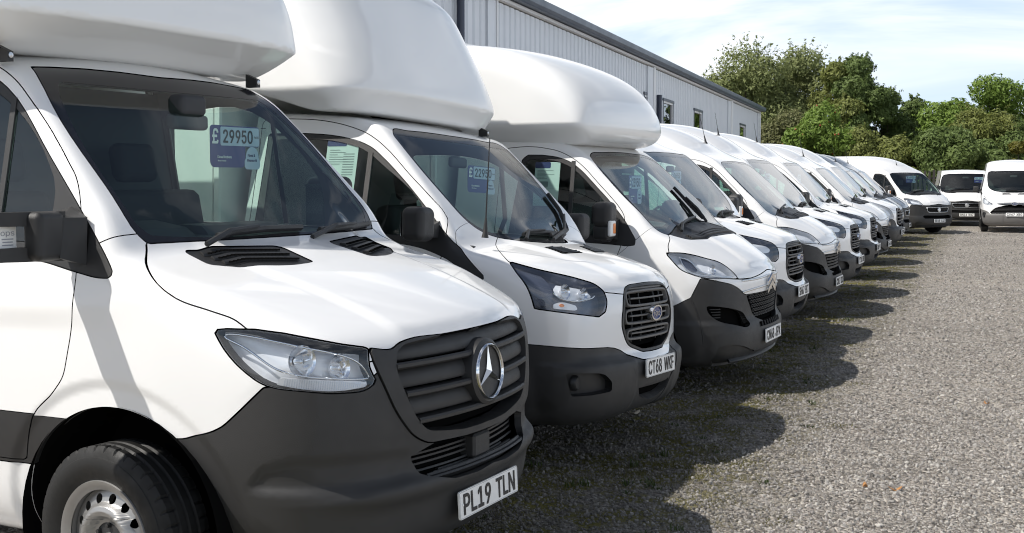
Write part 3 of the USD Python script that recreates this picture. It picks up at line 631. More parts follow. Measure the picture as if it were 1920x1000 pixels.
# ------------------------------------------------------------------ van 1
def build_first_van(loc, rz):
    F = f_sprinter(); T = thing('luton_van', loc, rz); SE = []
    m = nets(F, np.arange(-2.62, 0.14, 0.0175), half_grid(1.04, 0.0175), np.arange(0.18, 2.42, 0.0175))
    m = clip(m, -2.5 - m[0][:, 0])
    wx, wz, wr = -1.075, 0.365, 0.485
    arch = lambda P: np.maximum(np.hypot(P[:, 0] - wx, P[:, 2] - wz) - wr, 0.6 - np.abs(P[:, 1]))
    _, m = split(m, arch, 0.0)
    screen = area([(-0.3, 2.165), (0.60, 2.172), (0.705, 2.165), (0.752, 2.10), (0.79, 2.0), (0.825, 1.68), (0.822, 1.49), (0.800, 1.457), (-0.3, 1.457)], 'front', 0.02, xmin=-1.9)
    clear = area([(-0.3, 2.10), (0.655, 2.105), (0.70, 2.065), (0.735, 2.0), (0.805, 1.65), (0.805, 1.535), (0.765, 1.487), (0.62, 1.476), (-0.3, 1.474)], 'front', 0.035, xmin=-1.9)
    frame = area([(-2.43, 2.10), (-1.788, 2.10), (-1.737, 2.07), (-1.452, 1.789), (-1.266, 1.594), (-1.141, 1.456), (-1.066, 1.355), (-1.080, 1.335), (-1.118, 1.334), (-1.248, 1.353), (-1.41, 1.385), (-1.75, 1.41), (-2.43, 1.42)], 'side', 0.018, ymin=0.55)
    pane = area([(-2.38, 2.055), (-1.80, 2.055), (-1.735, 2.022), (-1.453, 1.755), (-1.42, 1.70), (-1.42, 1.46), (-2.38, 1.475)], 'side', 0.02, ymin=0.55)
    s, m = split(m, screen, 0.006); g, fr = split(s, clear, 0.0)
    put(T, 'windscreen', skin(g, F, 0.004, -0.002), 'screen_glass'); put(T, 'windscreen_border', skin(fr, F, 0.012, -0.001), 'gloss_black')
    lampA = [(1.040, 1.164), (0.995, 1.170), (0.563, 1.090), (0.568, 1.019), (0.547, 0.966), (0.581, 0.944), (0.669, 0.939), (0.777, 0.953), (0.882, 0.974), (0.956, 1.034), (1.005, 1.097)]
    lamp, m = split(m, area(lampA, 'wrap', 0.008), 0.005)
    sur_out = [(-0.3, 1.099), (0.213, 1.098), (0.40, 1.098), (0.440, 1.090), (0.468, 1.076), (0.562, 1.088), (0.554, 1.036), (0.522, 0.945), (0.464, 0.817), (0.395, 0.733), (0.345, 0.704), (0.25, 0.694), (-0.3, 0.692)]
    gr_open = [(-0.3, 1.088), (0.35, 1.088), (0.425, 1.080), (0.459, 1.062), (0.470, 1.006), (0.439, 0.903), (0.385, 0.793), (0.348, 0.756), (0.268, 0.735), (-0.3, 0.731)]
    sur, m = split(m, area(sur_out, 'wrap', 0.006), 0.006); _, sur = split(sur, area(gr_open, 'wrap', 0.02), 0.0)
    put(T, 'grille_surround', skin(sur, F, 0.07, 0.006), 'grey_plastic')
    _, m = split(m, area([(-0.3, 0.664), (0.40, 0.668), (0.417, 0.660), (0.385, 0.594), (0.355, 0.579), (-0.3, 0.576)], 'wrap', 0.008), 0.0)
    bum, m = split(m, area([(-0.3, 0.0), (-0.3, 1.0), (0.54, 1.0), (0.60, 0.96), (0.75, 0.97), (0.887, 0.969), (0.974, 0.862), (1.018, 0.815), (1.054, 0.793), (1.6, 0.762), (1.6, 0.0)], 'wrap', 0.010, xmin=-1.12), 0.006)
    put(T, 'bumper', skin(bum, F, 0.03), 'grey_plastic')
    hood, m = split(m, area([(-0.3, 1.04), (0.9, 1.04), (0.924, 1.163), (0.969, 1.201), (1.039, 1.227), (1.176, 1.271), (1.245, 1.311), (1.308, 1.361), (1.373, 1.417), (1.402, 1.458), (1.42, 1.47), (-0.3, 1.47)], 'wrap', 0.012, xmin=-1.1), 0.005)
    ventA = [(-1.000, 0.668), (-0.982, 0.662), (-0.866, 0.664), (-0.843, 0.640), (-0.690, 0.260), (-0.696, 0.212), (-0.874, 0.180), (-0.902, 0.205)]
    vent, hood = split(hood, area(ventA, 'top', 0.018), 0.004)
    H = put(T, 'bonnet', skin(hood, F, 0.02, seam=SE), 'white_paint')
    v, f, n = skin(vent, F, 0.012, -0.004, both=False)
    fl, body = area(ventA, 'top', 0.018).poly, []
    for s in (1, -1):
        vv = (v, f, n) if s > 0 else mirror((v, f, n)); p = put(H, 'bonnet_vent', vv, 'black_plastic')
        for k, u in enumerate((0.2, 0.52, 0.84)):                                   # three rows of small slots over pale ribs
            a, b = np.array([-0.99, 0.62]) * (1 - u) + np.array([-0.84, 0.60]) * u, np.array([-0.885, 0.22]) * (1 - u) + np.array([-0.71, 0.25]) * u
            q = np.linspace(0.04, 0.96, 20)[:, None] * (b - a) + a; P = on_top(F, q[:, 0], q[:, 1] * s); N = unit(grad(F, P)); sh = [[0.016, -0.004], [0.008, 0.006], [-0.010, 0.004], [-0.018, -0.004]]
            put(p, 'vent_rib', strip(P + 0.002 * N, np.array(sh), N), 'black_plastic')
            teeth = [box(-0.008, 0.008, -0.004, 0.004, -0.002, 0.0045) for _ in range(18)]
            put(p, 'vent_slot', cat(*[xf(t, t=P[i + 1] + [0.019, 0, 0.001]) for i, t in enumerate(teeth)]), 'shadow_black')
    # doors, sills, wings
    wf, m = split(m, frame, 0.005, F); gl, wf = split(wf, pane, 0.004)
    door = [(-1.545, 0.60), (-1.510, 0.72), (-1.476, 0.789), (-1.362, 0.889), (-1.308, 0.955), (-1.286, 1.028), (-1.251, 1.193), (-1.245, 1.343), (-1.247, 1.50), (-1.262, 1.60), (-1.300, 1.696), (-1.371, 1.782), (-1.598, 2.013), (-1.709, 2.105), (-1.831, 2.165), (-2.0, 2.19), (-2.46, 2.195), (-2.46, 0.60)]
    dr, m = split(m, area(door, 'side', 0.02, ymin=0.5), 0.005, F); lo, dr = split(dr, lambda P: P[:, 2] - 0.793, 0.004)
    D = [put(T, 'door', x, 'white_paint') for x in (mirror(skin(dr, F, 0.02, both=False, seam=SE)), skin(dr, F, 0.02, both=False))]
    for k, s in enumerate((-1, 1)):
        fx = (lambda q: q) if s > 0 else mirror
        put(D[k], 'door_cladding', fx(skin(lo, F, 0.015, 0.004, both=False)), 'black_plastic')
        put(D[k], 'window_frame', fx(skin(wf, F, 0.015, -0.001, both=False)), 'black_plastic')
        ga, gb = split(gl, lambda P: P[:, 0] + 1.69, 0.03)
        put(D[k], 'door_glass', fx(skin(ga, F, 0.004, -0.006, both=False)), 'side_glass'); put(D[k], 'quarter_glass', fx(skin(gb, F, 0.004, -0.006, both=False)), 'side_glass')
        br = [(-1.69, 2.03), (-1.69, 1.75), (-1.69, 1.47)]; P = on_side(F, *np.array(br).T, sgn=s)
        put(D[k], 'window_divider', strip(P, [(-0.014, -0.004), (0.014, -0.004), (0.014, 0.003), (-0.014, 0.003)], unit(grad(F, P))), 'black_plastic')
    rear = lambda P: np.maximum(P[:, 0] + 1.30, np.maximum(P[:, 2] - 0.785, 0.5 - np.abs(P[:, 1])))
    fc, m = split(m, rear, 0.003); sill, fc = split(fc, lambda P: P[:, 2] - 0.585, 0.006)
    f1 = skin(fc, F, 0.02, 0.003, both=False); put(T, 'wing_cladding', mirror(f1), 'black_plastic'); put(T, 'wing_cladding', f1, 'black_plastic'); put(T, 'sill', skin(sill, F, 0.03, seam=SE), 'white_paint')
    wing, m = split(m, lambda P: np.maximum(P[:, 2] - (1.466 + 0.45 * (P[:, 0] + 1.142)), P[:, 0] * 0 + 0.5 - np.abs(P[:, 1])), 0.005)
    big, rest = pieces(wing, 0.004)
    for k, w_ in enumerate(big): w1 = skin(w_, F, 0.025, both=False, seam=SE); [put(T, 'front_wing' if k == 0 else 'pillar_foot', q, 'white_paint') for q in (mirror(w1), w1)]
    put(T, 'cab_shell', skin(m, F, 0.02, seam=SE), 'white_paint'); put(T, 'panel_seams', catn(*SE), 'shadow_black')
    # arch liners
    a = np.linspace(-0.35, np.pi + 0.35, 30); A = np.stack([wx + (wr + 0.004) * np.cos(a), 0 * a, wz + (wr + 0.004) * np.sin(a)], 1)
    for s in (-1, 1):
        V = np.vstack([A + [0, s * 0.975, 0], A + [0, s * 0.55, 0]]); n = len(a); i = np.arange(n - 1)
        Fq = np.vstack([np.stack([i, i + 1, n + i + 1], 1), np.stack([i, n + i + 1, n + i], 1)])
        inner = np.vstack([A + [0, s * 0.55, 0], [[wx, s * 0.55, wz - 0.2]]]); j = np.arange(n - 1)
        put(T, 'arch_liner', cat((V, Fq), (inner, np.stack([j, j + 1, 0 * j + n], 1))), 'shadow_black')
    # grille: dark back, three curved slats with a rounded lip, the star
    z_r = lambda a: np.interp(a, [0, 1], [0, 1])
    aa = np.linspace(-0.50, 0.50, 41)
    def onw(a, z, push):
        P = unwrap(np.abs(a), np.full(len(a), z), F); P[:, 1] *= -np.sign(a + 1e-9) * -1 * -1; N = unit(grad(F, P)); return P + push * N, N
    back = []
    zz = np.linspace(0.72, 1.10, 9); G = np.stack([onw(aa, z, -0.075)[0] for z in zz])
    n = len(aa); i, j = np.meshgrid(np.arange(len(zz) - 1), np.arange(n - 1), indexing='ij'); q = np.stack([i * n + j, i * n + j + 1, (i + 1) * n + j + 1, (i + 1) * n + j], -1).reshape(-1, 4)
    GR = put(T, 'grille', (G.reshape(-1, 3), q), 'shadow_black', smooth=True)
    for zl, half in ((1.012, 0.468), (0.904, 0.436), (0.795, 0.384)):
        al = np.linspace(-half, half, 41); P, N = onw(al, zl, 0.0)
        put(GR, 'grille_slat', strip(P, [(-0.013, -0.05), (-0.016, -0.004), (-0.010, 0.008), (0.002, 0.010), (0.010, 0.004), (0.012, -0.05)], N), 'grey_plastic', smooth=40)
        hi = min(0.47, half + 0.02); al = np.linspace(-hi, hi, 41); P, N = onw(al, zl + 0.018, 0.0)
        put(GR, 'grille_band', strip(P, [(0.074, -0.05), (0.074, -0.040), (0.060, -0.026), (0.036, -0.016), (0.014, -0.014), (0.004, -0.020), (0.000, -0.040), (0.0, -0.05)], N), 'grey_plastic', smooth=40)
    R = np.array([[0, 0, 1.0], [1, 0, 0], [0, 1, 0]]); cx = float(on_front(F, 0, 0.924)[0, 0]) + 0.012; tl = Ry(-4)
    st = lambda mm: ((np.asarray(mm[0]) @ R.T @ tl.T) + [cx, 0, 0.924], mm[1])
    E = put(GR, 'emblem', st(lathe([(0.0, 0.0), (0.108, 0.0), (0.121, 0.004), (0.135, -0.004), (0.140, -0.05)], 48, 2)), 'black_plastic', smooth=40)
    put(E, 'emblem_ring', st(lathe([(0.103, 0.004), (0.104, 0.012), (0.109, 0.016), (0.114, 0.012), (0.1145, 0.002), (0.103, 0.002)], 64, 2)), 'chrome', smooth=50)
    V, Fq = [(0, 0, 0.018)], []
    for k in range(3):
        an = math.pi / 2 + k * 2 * math.pi / 3
        V += [(0.105 * math.cos(an), 0.105 * math.sin(an), 0.006), (0.021 * math.cos(an + math.pi / 3), 0.021 * math.sin(an + math.pi / 3), 0.003)]
    for k in range(6): Fq.append((0, 1 + k, 1 + (k + 1) % 6))
    put(E, 'emblem_star', st((np.array(V), np.array(Fq))), 'chrome')
    # lower intake: dark back, mesh bars, centre post, ribbed ledge
    aa2 = np.linspace(-0.43, 0.43, 31); G = np.stack([onw(aa2, z, -0.09)[0] for z in (0.55, 0.62, 0.69)]); n = len(aa2); i, j = np.meshgrid([0, 1], np.arange(n - 1), indexing='ij')
    LI = put(T, 'lower_intake', (G.reshape(-1, 3), np.stack([i * n + j, i * n + j + 1, (i + 1) * n + j + 1, (i + 1) * n + j], -1).reshape(-1, 4)), 'shadow_black', smooth=True)
    for z in (0.600, 0.618, 0.636, 0.652):
        P, N = onw(aa2, z, -0.06); put(LI, 'intake_bar', strip(P, [(-0.004, -0.01), (-0.004, 0.006), (0.004, 0.006), (0.004, -0.01)], N), 'black_plastic')
    put(LI, 'intake_post', box(-0.10, -0.018, -0.07, 0.07, 0.575, 0.672, 0.01), 'grey_plastic')
    for k in range(3):
        hw = 0.34 - 0.05 * k; P, N = onw(np.linspace(-hw, hw, 31), 0.584 + 0.004 * k, -0.018 - 0.022 * k)
        put(LI, 'intake_ledge', strip(P, [(-0.012, -0.010), (-0.006, 0.004), (0.006, 0.004), (0.010, -0.010)], N), 'grey_plastic', smooth=40)
    put(LI, 'intake_floor', cat(hull(np.vstack([onw(np.linspace(-0.40, 0.40, 15), z, p)[0] for z in (0.568, 0.575) for p in (-0.004, -0.09)]))), 'black_plastic')
    number_plate(T, 'PL19 TLN', F, 0.425, 3, gap=0.012)
    # headlights
    for s in (-1, 1):
        fx = mirror if s < 0 else (lambda q: q)
        L = put(T, 'headlight', fx(skin(lamp, F, 0.006, -0.002, both=False)), 'lamp_glass')
        _, inner = split(lamp, lambda P: -P[:, 2] - 9, 0.0)
        put(L, 'lamp_housing', fx(skin(lamp, F, -0.06, -0.062, both=False)), 'lamp_bright')
        put(L, 'lamp_gasket', fx(skin(split(lamp, area(lampA, 'wrap', 0.008, grow=-0.0055), 0.0)[1], F, 0.05, -0.004, both=False)), 'black_plastic')
        def pt(a, z, push): P = unwrap(np.atleast_1d(a), np.atleast_1d(z), F); N = unit(grad(F, P)); Q = P + push * N; return Q * ([1, -s * -1 * -1 * -1, 1] if False else [1, 1 if s < 0 else -1, 1]), N * [1, 1 if s < 0 else -1, 1]
        for (a, z, r) in ((0.795, 1.065, 0.058), (0.668, 1.032, 0.052)):
            c, nn = pt(a, z, -0.055); ax = unit(np.array([1.0, 0.35 * s * 1.0, 0.0]) + 0.0); ax = unit(0.5 * nn[0] + np.array([0.8, 0, 0]))
            e1 = unit(np.cross([0, 0, 1.0], ax)); M = np.stack([ax, e1, np.cross(ax, e1)], 1)
            u = np.linspace(0.12, 1, 7); bowl = lathe(np.stack([r * u, 0.045 * (u ** 2 - 1) + 0.03], 1), 32, 0)
            put(L, 'reflector', (bowl[0] @ M.T + c[0], bowl[1][:, ::-1]), 'reflector', smooth=30)
            fac = [tube(np.array([[0.03, r * t1, z1], [0.01, r * t2, z1 + 0.004]]), 0.004, 5) for t1, t2, z1 in ((0.2, 0.9, 0.0), (0.1, 0.85, -0.02), (0.1, 0.8, 0.02))]
            put(L, 'bulb', (cat(lathe([(0.0, 0.035), (0.010, 0.030), (0.012, -0.01)], 14, 0), *fac)[0] @ M.T + c[0], cat(lathe([(0.0, 0.035), (0.010, 0.030), (0.012, -0.01)], 14, 0), *fac)[1]), 'chrome', smooth=40)
        dv = bspl([(1.013, 1.135), (0.946, 1.112), (0.878, 1.042), (0.813, 1.007), (0.667, 0.989), (0.560, 0.977), (0.560, 0.985), (0.580, 1.030), (0.630, 1.076), (0.814, 1.132), (0.970, 1.156), (1.013, 1.152)], 6, True)
        P, N = pt(dv[:, 0], dv[:, 1], -0.022); put(L, 'lamp_bezel', tube(np.vstack([P, P[:1]]), 0.0045, 6, False), 'chrome', smooth=True)
        ind = [(0.862, 0.978), (0.845, 1.002), (0.80, 0.998), (0.66, 0.983), (0.566, 0.970), (0.583, 0.951), (0.669, 0.946), (0.78, 0.959)]
        il, _ = split(lamp, area(ind, 'wrap', 0.004), 0.0); put(L, 'indicator_lens', fx(skin(il, F, 0.01, -0.014, both=False)), 'lamp_housing')
        rb = np.linspace(0.60, 0.83, 34); rib = []
        for a in rb:
            zt = np.interp(a, [0.58, 0.66, 0.80, 0.85], [0.967, 0.980, 0.996, 0.999]); zb = np.interp(a, [0.58, 0.67, 0.78, 0.86], [0.956, 0.949, 0.961, 0.978]); P, N = pt([a, a + 0.004], [zt, zb], -0.012); rib.append(tube(P, 0.0022, 4))
        put(L, 'indicator_ribs', cat(*rib), 'lamp_glass')
    # mirrors: the near one out on long twin arms, the far one folded back
    put(T, 'mirror_mount', hull([(-1.30, -0.955, 1.40), (-1.20, -0.965, 1.38), (-1.20, -0.955, 1.56), (-1.30, -0.935, 1.60), (-1.31, -1.055, 1.41), (-1.235, -1.06, 1.41), (-1.245, -1.05, 1.56), (-1.31, -1.045, 1.57)]), 'black_plastic')
    WM = put(T, 'wing_mirror', rbox(-1.52, -1.40, -1.73, -1.50, 1.22, 1.70, 0.05), 'black_plastic', smooth=40)
    for z0, z1 in ((1.535, 1.580), (1.405, 1.450)):
        put(WM, 'mirror_arm', hull([(x + dx, y, z) for dx in (-0.035, 0.035) for (x, y, a, b) in ((-1.28, -1.02, z0 - 0.006, z1 + 0.004), (-1.45, -1.52, z0, z1)) for z in (a, b)]), 'black_plastic')
    put(WM, 'mirror_glass', box(-1.526, -1.521, -1.71, -1.52, 1.26, 1.68), 'chrome')
    put(WM, 'arm_knuckle', rbox(-1.325, -1.235, -1.16, -1.02, 1.40, 1.585, 0.03), 'black_plastic', smooth=40)
    tag = put(WM, 'maker_sticker', box(-1.345, -1.342, -1.245, -1.165, 1.452, 1.533), 'plate_white')
    v, f = text('ops', 0.020, 0.062, 0.001, False); put(tag, 'sticker_words', (v @ FACE.T + [-1.3415, -1.205, 1.508], f), 'ink_grey')
    for z_, w_ in ((1.485, 0.026), (1.474, 0.023), (1.463, 0.025)): put(tag, 'sticker_line', box(-1.342, -1.341, -1.205 - w_, -1.205 + w_, z_ - 0.0022, z_ + 0.0022), 'ink_grey')
    put(T, 'mirror_mount', hull([(-1.32, 0.94, 1.40), (-1.22, 0.955, 1.40), (-1.22, 0.95, 1.52), (-1.32, 0.93, 1.54), (-1.33, 1.04, 1.41), (-1.28, 1.04, 1.41), (-1.28, 1.03, 1.52), (-1.33, 1.03, 1.52)]), 'black_plastic')
    WM = put(T, 'wing_mirror', rbox(-1.62, -1.36, 1.01, 1.12, 1.30, 1.72, 0.045), 'black_plastic', smooth=40, label='far side mirror folded back against the door')
    put(WM, 'mirror_arm', hull([(x, y, z) for x in (-1.40, -1.28) for y in (1.0, 1.05) for z in (1.42, 1.50)]), 'black_plastic'); put(WM, 'mirror_glass', box(-1.60, -1.38, 1.004, 1.009, 1.34, 1.68), 'chrome')
    # wipers
    for pts, k in (([(-0.47, 1.462), (-0.36, 1.474), (-0.15, 1.482), (0.10, 1.478)], 0), ([(0.22, 1.462), (0.45, 1.468), (0.62, 1.470), (0.76, 1.478)], 1)):
        Q, U = wiper(F, pts, up=0.020); w = put(T, 'wiper', strip(Q, [(-0.010, -0.016), (-0.012, 0.004), (0.0, 0.012), (0.010, 0.004), (0.008, -0.016)], U), 'black_plastic')
        put(w, 'wiper_arm', tube(np.vstack([Q[0] + [0.03, -0.10, -0.03], Q[4] + [0.02, 0, 0.012], Q[13] + [0.012, 0, 0.012]]), [0.012, 0.012, 0.007], 6), 'black_plastic')
    # the cab's inside
    lining(T, F, [area(clear.poly, 'front', 0, grow=0.01, xmin=-1.9), area(pane.poly, 'side', 0, grow=0.01, ymin=0.4), lambda P: np.hypot(P[:, 0] - wx, P[:, 2] - wz) - wr], -2.45, -0.8)
    put(T, 'dashboard', cat(prism(rpoly([(-1.02, 1.40), (-1.10, 1.435), (-1.30, 1.452), (-1.50, 1.455), (-1.56, 1.42), (-1.58, 1.30), (-1.52, 1.22), (-1.55, 0.95), (-1.0, 0.95)], 0.03), -0.86, 0.86, (0, 2, 1)),
        prism(rpoly([(-1.26, 1.43), (-1.36, 1.495), (-1.54, 1.525), (-1.58, 1.50), (-1.58, 1.40)], 0.02), -0.62, -0.22, (0, 2, 1)), prism(rpoly([(-1.36, 1.44), (-1.42, 1.495), (-1.56, 1.50), (-1.58, 1.47), (-1.58, 1.40)], 0.02), -0.05, 0.50, (0, 2, 1))), 'cab_trim', smooth=30)
    seat(T, -2.08, -0.46, 0.50, 0.98, top=1.66); seat(T, -2.08, 0.40, 0.86, 0.98, top=1.66); steering(T, -1.68, -0.46, 1.36)
    put(T, 'bulkhead', box(-2.44, -2.40, -0.90, 0.90, 0.5, 2.16), 'cab_grey'); put(T, 'cab_floor', box(-2.44, -1.62, -0.86, 0.86, 0.50, 0.56), 'cab_trim')
    put(T, 'rear_view_mirror', cat(rbox(-1.58, -1.52, -0.10, 0.14, 1.93, 2.00, 0.02, 2), rbox(-1.60, -1.50, -0.07, 0.11, 1.99, 2.09, 0.03, 2)), 'cab_trim', smooth=40)
    price_sticker(T, F, 0.125, 0.495, 1.958, 1.76, '29950', x_flat=-1.50)
    wheel(T, -1.09, -0.915, 0.340, -1, R=0.365, w=0.235, rim=0.228, steer=-5)
    wheel(T, -1.07, 0.865, 0.355, 1, R=0.350, w=0.235, rim=0.222, steer=-12, seg=32)
    return T, F
# ------------------------------------------------------------------ the other vans: common cab, then each make's face
_nets = {}
def body_mesh(key, F, x1, h, zt, wide=1.06, top=None):
    if key not in _nets:
        xs = np.r_[np.arange(x1 - 0.1, -2.5, 0.14), np.arange(-2.5, 0.14, h)] if x1 < -2.8 else np.arange(x1 - 0.1, 0.14, h)
        m = nets(F, xs, half_grid(wide, h), np.arange(0.14, zt, h)); _nets[key] = clip(m, x1 - m[0][:, 0])
    return _nets[key]

def cab(T, key, F, S, x1, h, zt, paint='white_paint', cladding='grey_plastic', inside=True, door_trim=True):
    """windscreen, doors, wings, bonnet, bumper and inside of a cab from its outlines S; returns patches the face needs"""
    SE = []; m = body_mesh(key, F, x1, h, zt)
    wx, wz, wr = S['arch']
    _, m = split(m, lambda P: np.maximum(np.hypot(P[:, 0] - wx, P[:, 2] - wz) - wr, 0.55 - np.abs(P[:, 1])), 0.0)
    if x1 < -3: _, m = split(m, lambda P: np.maximum(np.hypot(P[:, 0] - wx + S['wheelbase'], P[:, 2] - wz) - wr + 0.03, 0.55 - np.abs(P[:, 1])), 0.0)
    screen = area(S['screen'], 'front', 0.03, xmin=-1.95); clear = area(screen.poly.buffer(-S.get('frit', 0.028)).union(sg.box(-0.4, S['screen_lo'], 0.2, S['screen_hi'])).intersection(sg.box(-0.4, S['screen_lo'], 1.2, S['screen_hi'])), 'front', 0, xmin=-1.95)
    s, m = split(m, screen, 0.005); g, fr = split(s, clear, 0.0)
    put(T, 'windscreen', skin(g, F, 0.004, -0.002), 'screen_glass'); put(T, 'windscreen_border', skin(fr, F, 0.012, -0.001), 'gloss_black')
    R = {}
    R['lamp'], m = split(m, area(S['lamp'], 'wrap', 0.008), 0.007)
    for k, r in S.get('cuts', {}).items(): R[k], m = split(m, r, 0.005)
    bum, m = split(m, area(S['bumper'], 'wrap', 0.008, xmin=wx), 0.005); R['bumper'] = bum
    hood, m = split(m, area(S['bonnet'], 'wrap', 0.012, xmin=-1.05), 0.006)
    vents = None
    if 'vent' in S: vents, hood = split(hood, area(S['vent'], 'top', 0.012), 0.003)
    if 'cowl' in S: cw, hood = split(hood, area(S['cowl'], 'top', 0.012), 0.003); R['cowl'] = put(T, 'cowl_panel', skin(cw, F, 0.02, -0.004), 'black_plastic')
    R['bonnet'] = put(T, 'bonnet', skin(hood, F, 0.02, seam=SE), paint)
    if vents is not None:
        v1 = skin(vents, F, 0.012, -0.006, both=False)
        for q in (mirror(v1), v1):
            p = put(R['bonnet'], 'bonnet_vent', q, 'shadow_black'); lo, hi = q[0].min(0), q[0].max(0)
            xs = np.linspace(lo[0] + 0.02, hi[0] - 0.015, 7)
            sl = []
            for x in xs:
                yy = np.linspace(lo[1] + 0.02, hi[1] - 0.02, 6); P = on_top(F, np.full(6, x), yy); ok = poly_sd(area(S['vent'], 'top', 0.012).poly, np.c_[P[:, 0], np.abs(P[:, 1])]) < -0.004
                if ok.sum() > 1: sl.append(tube(P[ok] + [0, 0, 0.002], 0.005, 4))
            put(p, 'vent_bars', cat(*sl), 'black_plastic')
    # doors
    fa = area(S['frame'], 'side', 0.012, ymin=0.5); hw = getattr(F, 'half_w', None) or FT.half_w
    wf, m = split(m, lambda P: np.maximum(fa(P), hw(P[:, 0], P[:, 2]) - 0.12 - np.abs(P[:, 1])), 0.005, F); gl, wf = split(wf, area(S['pane'], 'side', 0.022, ymin=0.5), 0.003)
    dr, m = split(m, area(S['door'], 'side', 0.05, ymin=0.5), 0.0055, F)
    d1 = skin(dr, F, 0.02, both=False, seam=SE); D = [put(T, 'door', q, paint) for q in (mirror(d1), d1)]; R['door'] = D
    for k, sg_ in enumerate((-1, 1)):
        fx = (lambda q: q) if sg_ > 0 else mirror
        put(D[k], 'window_frame', fx(skin(wf, F, 0.012, -0.001, both=False)), 'black_plastic')
        dv = S['divider']; ga, gb = split(gl, lambda P: P[:, 0] - np.interp(P[:, 2], [dv[0][1], dv[1][1]], [dv[0][0], dv[1][0]]), 0.02)
        put(D[k], 'door_glass', fx(skin(ga, F, 0.004, -0.006, both=False)), 'side_glass'); put(D[k], 'quarter_glass', fx(skin(gb, F, 0.004, -0.006, both=False)), 'side_glass')
        z = np.linspace(dv[0][1], dv[1][1], 5); P = on_side(F, np.interp(z, [dv[0][1], dv[1][1]], [dv[0][0], dv[1][0]]), z, sg_)
        put(D[k], 'window_divider', strip(P, [(-0.017, -0.006), (0.017, -0.006), (0.017, 0.004), (-0.017, 0.004)], unit(grad(F, P))), 'black_plastic')
        P = on_side(F, np.linspace(-1.98, -1.80, 6), np.full(6, S.get('handle_z', 1.02)), sg_); N = unit(grad(F, P)); put(D[k], 'door_handle', tube(P + N * np.array([0.008, 0.028, 0.034, 0.034, 0.028, 0.008])[:, None], 0.016, 8), 'black_plastic', smooth=40)
    sill, m = split(m, lambda P: np.maximum(np.maximum(P[:, 2] - S['sill_z'], P[:, 0] - wx), 0.4 - np.abs(P[:, 1])), 0.004)
    put(T, 'sill', skin(sill, F, 0.02), S.get('sill_mat', paint))
    a, b = S['seam'], S['seam_slope']
    fwd = (lambda P: P[:, 2] - (a[1] + b * (P[:, 0] - a[0]))) if b > 0 else (lambda P: np.minimum(-((P[:, 0] - a[0]) * 0.93 + (P[:, 2] - a[1]) * 0.37), P[:, 2] - 1.24))
    wing, m = split(m, lambda P: np.maximum(fwd(P), np.maximum(0.3 - np.abs(P[:, 1]), np.maximum(-1.7 - P[:, 0], P[:, 2] - 1.6))), 0.004, F)
    
    big, rest = pieces(wing, 0.004)
    for k, w_ in enumerate(big): w1 = skin(w_, F, 0.02, both=False, seam=SE); [put(T, 'front_wing' if k == 0 else 'pillar_foot', q, paint) for q in (mirror(w1), w1)]
    R['shell'] = put(T, 'cab_shell' if x1 > -3 else 'body_shell', skin(m, F, 0.02, seam=SE), paint); put(T, 'panel_seams', catn(*SE), 'shadow_black')
    an = np.linspace(-0.4, np.pi + 0.4, 20)
    for sy in (-1, 1):
        A = np.stack([wx + (wr + 0.004) * np.cos(an), 0 * an, wz + (wr + 0.004) * np.sin(an)], 1); n = len(an); i = np.arange(n - 1)
        V = np.vstack([A + [0, sy * 0.975, 0], A + [0, sy * 0.52, 0], [[wx, sy * 0.52, wz - 0.2]]])
        put(T, 'arch_liner', (V, np.vstack([np.stack([i, i + 1, n + i + 1], 1), np.stack([i, n + i + 1, n + i], 1), np.stack([n + i, n + i + 1, 0 * i + 2 * n], 1)])), 'shadow_black')
    if inside:
        lining(T, F, [area(clear.poly, 'front', 0, grow=0.01, xmin=-1.9), area(S['pane'], 'side', 0, grow=0.01, ymin=0.4), lambda P: np.hypot(P[:, 0] - wx, P[:, 2] - wz) - wr], -2.5, -0.65, h=0.055)
        bx, bz = S['dash']
        put(T, 'dashboard', cat(prism(rpoly([(bx, bz), (bx - 0.10, bz + 0.03), (bx - 0.34, bz + 0.045), (bx - 0.52, bz + 0.03), (bx - 0.56, bz - 0.10), (bx - 0.50, bz - 0.5), (bx, bz - 0.5)], 0.03), -0.86, 0.86, (0, 2, 1)),
            prism(rpoly([(bx - 0.26, bz + 0.03), (bx - 0.36, bz + 0.10), (bx - 0.54, bz + 0.12), (bx - 0.58, bz + 0.02)], 0.02), -0.62, -0.24, (0, 2, 1))), 'cab_trim', smooth=30)
        seat(T, bx - 1.08, -0.46, 0.50, bz - 0.42, top=bz + 0.27); seat(T, bx - 1.08, 0.40, 0.84, bz - 0.42, top=bz + 0.27); steering(T, bx - 0.68, -0.46, bz - 0.02)
        put(T, 'bulkhead', box(-2.47, -2.43, -0.86, 0.86, 0.5, S['screen_hi'] + 0.05), 'cab_grey')
        hz = S['screen_hi'] - 0.10; put(T, 'rear_view_mirror', rbox(*S['mirror_x'], -0.11, 0.11, hz - 0.07, hz, 0.02, 2), 'cab_trim', smooth=40)
    return R

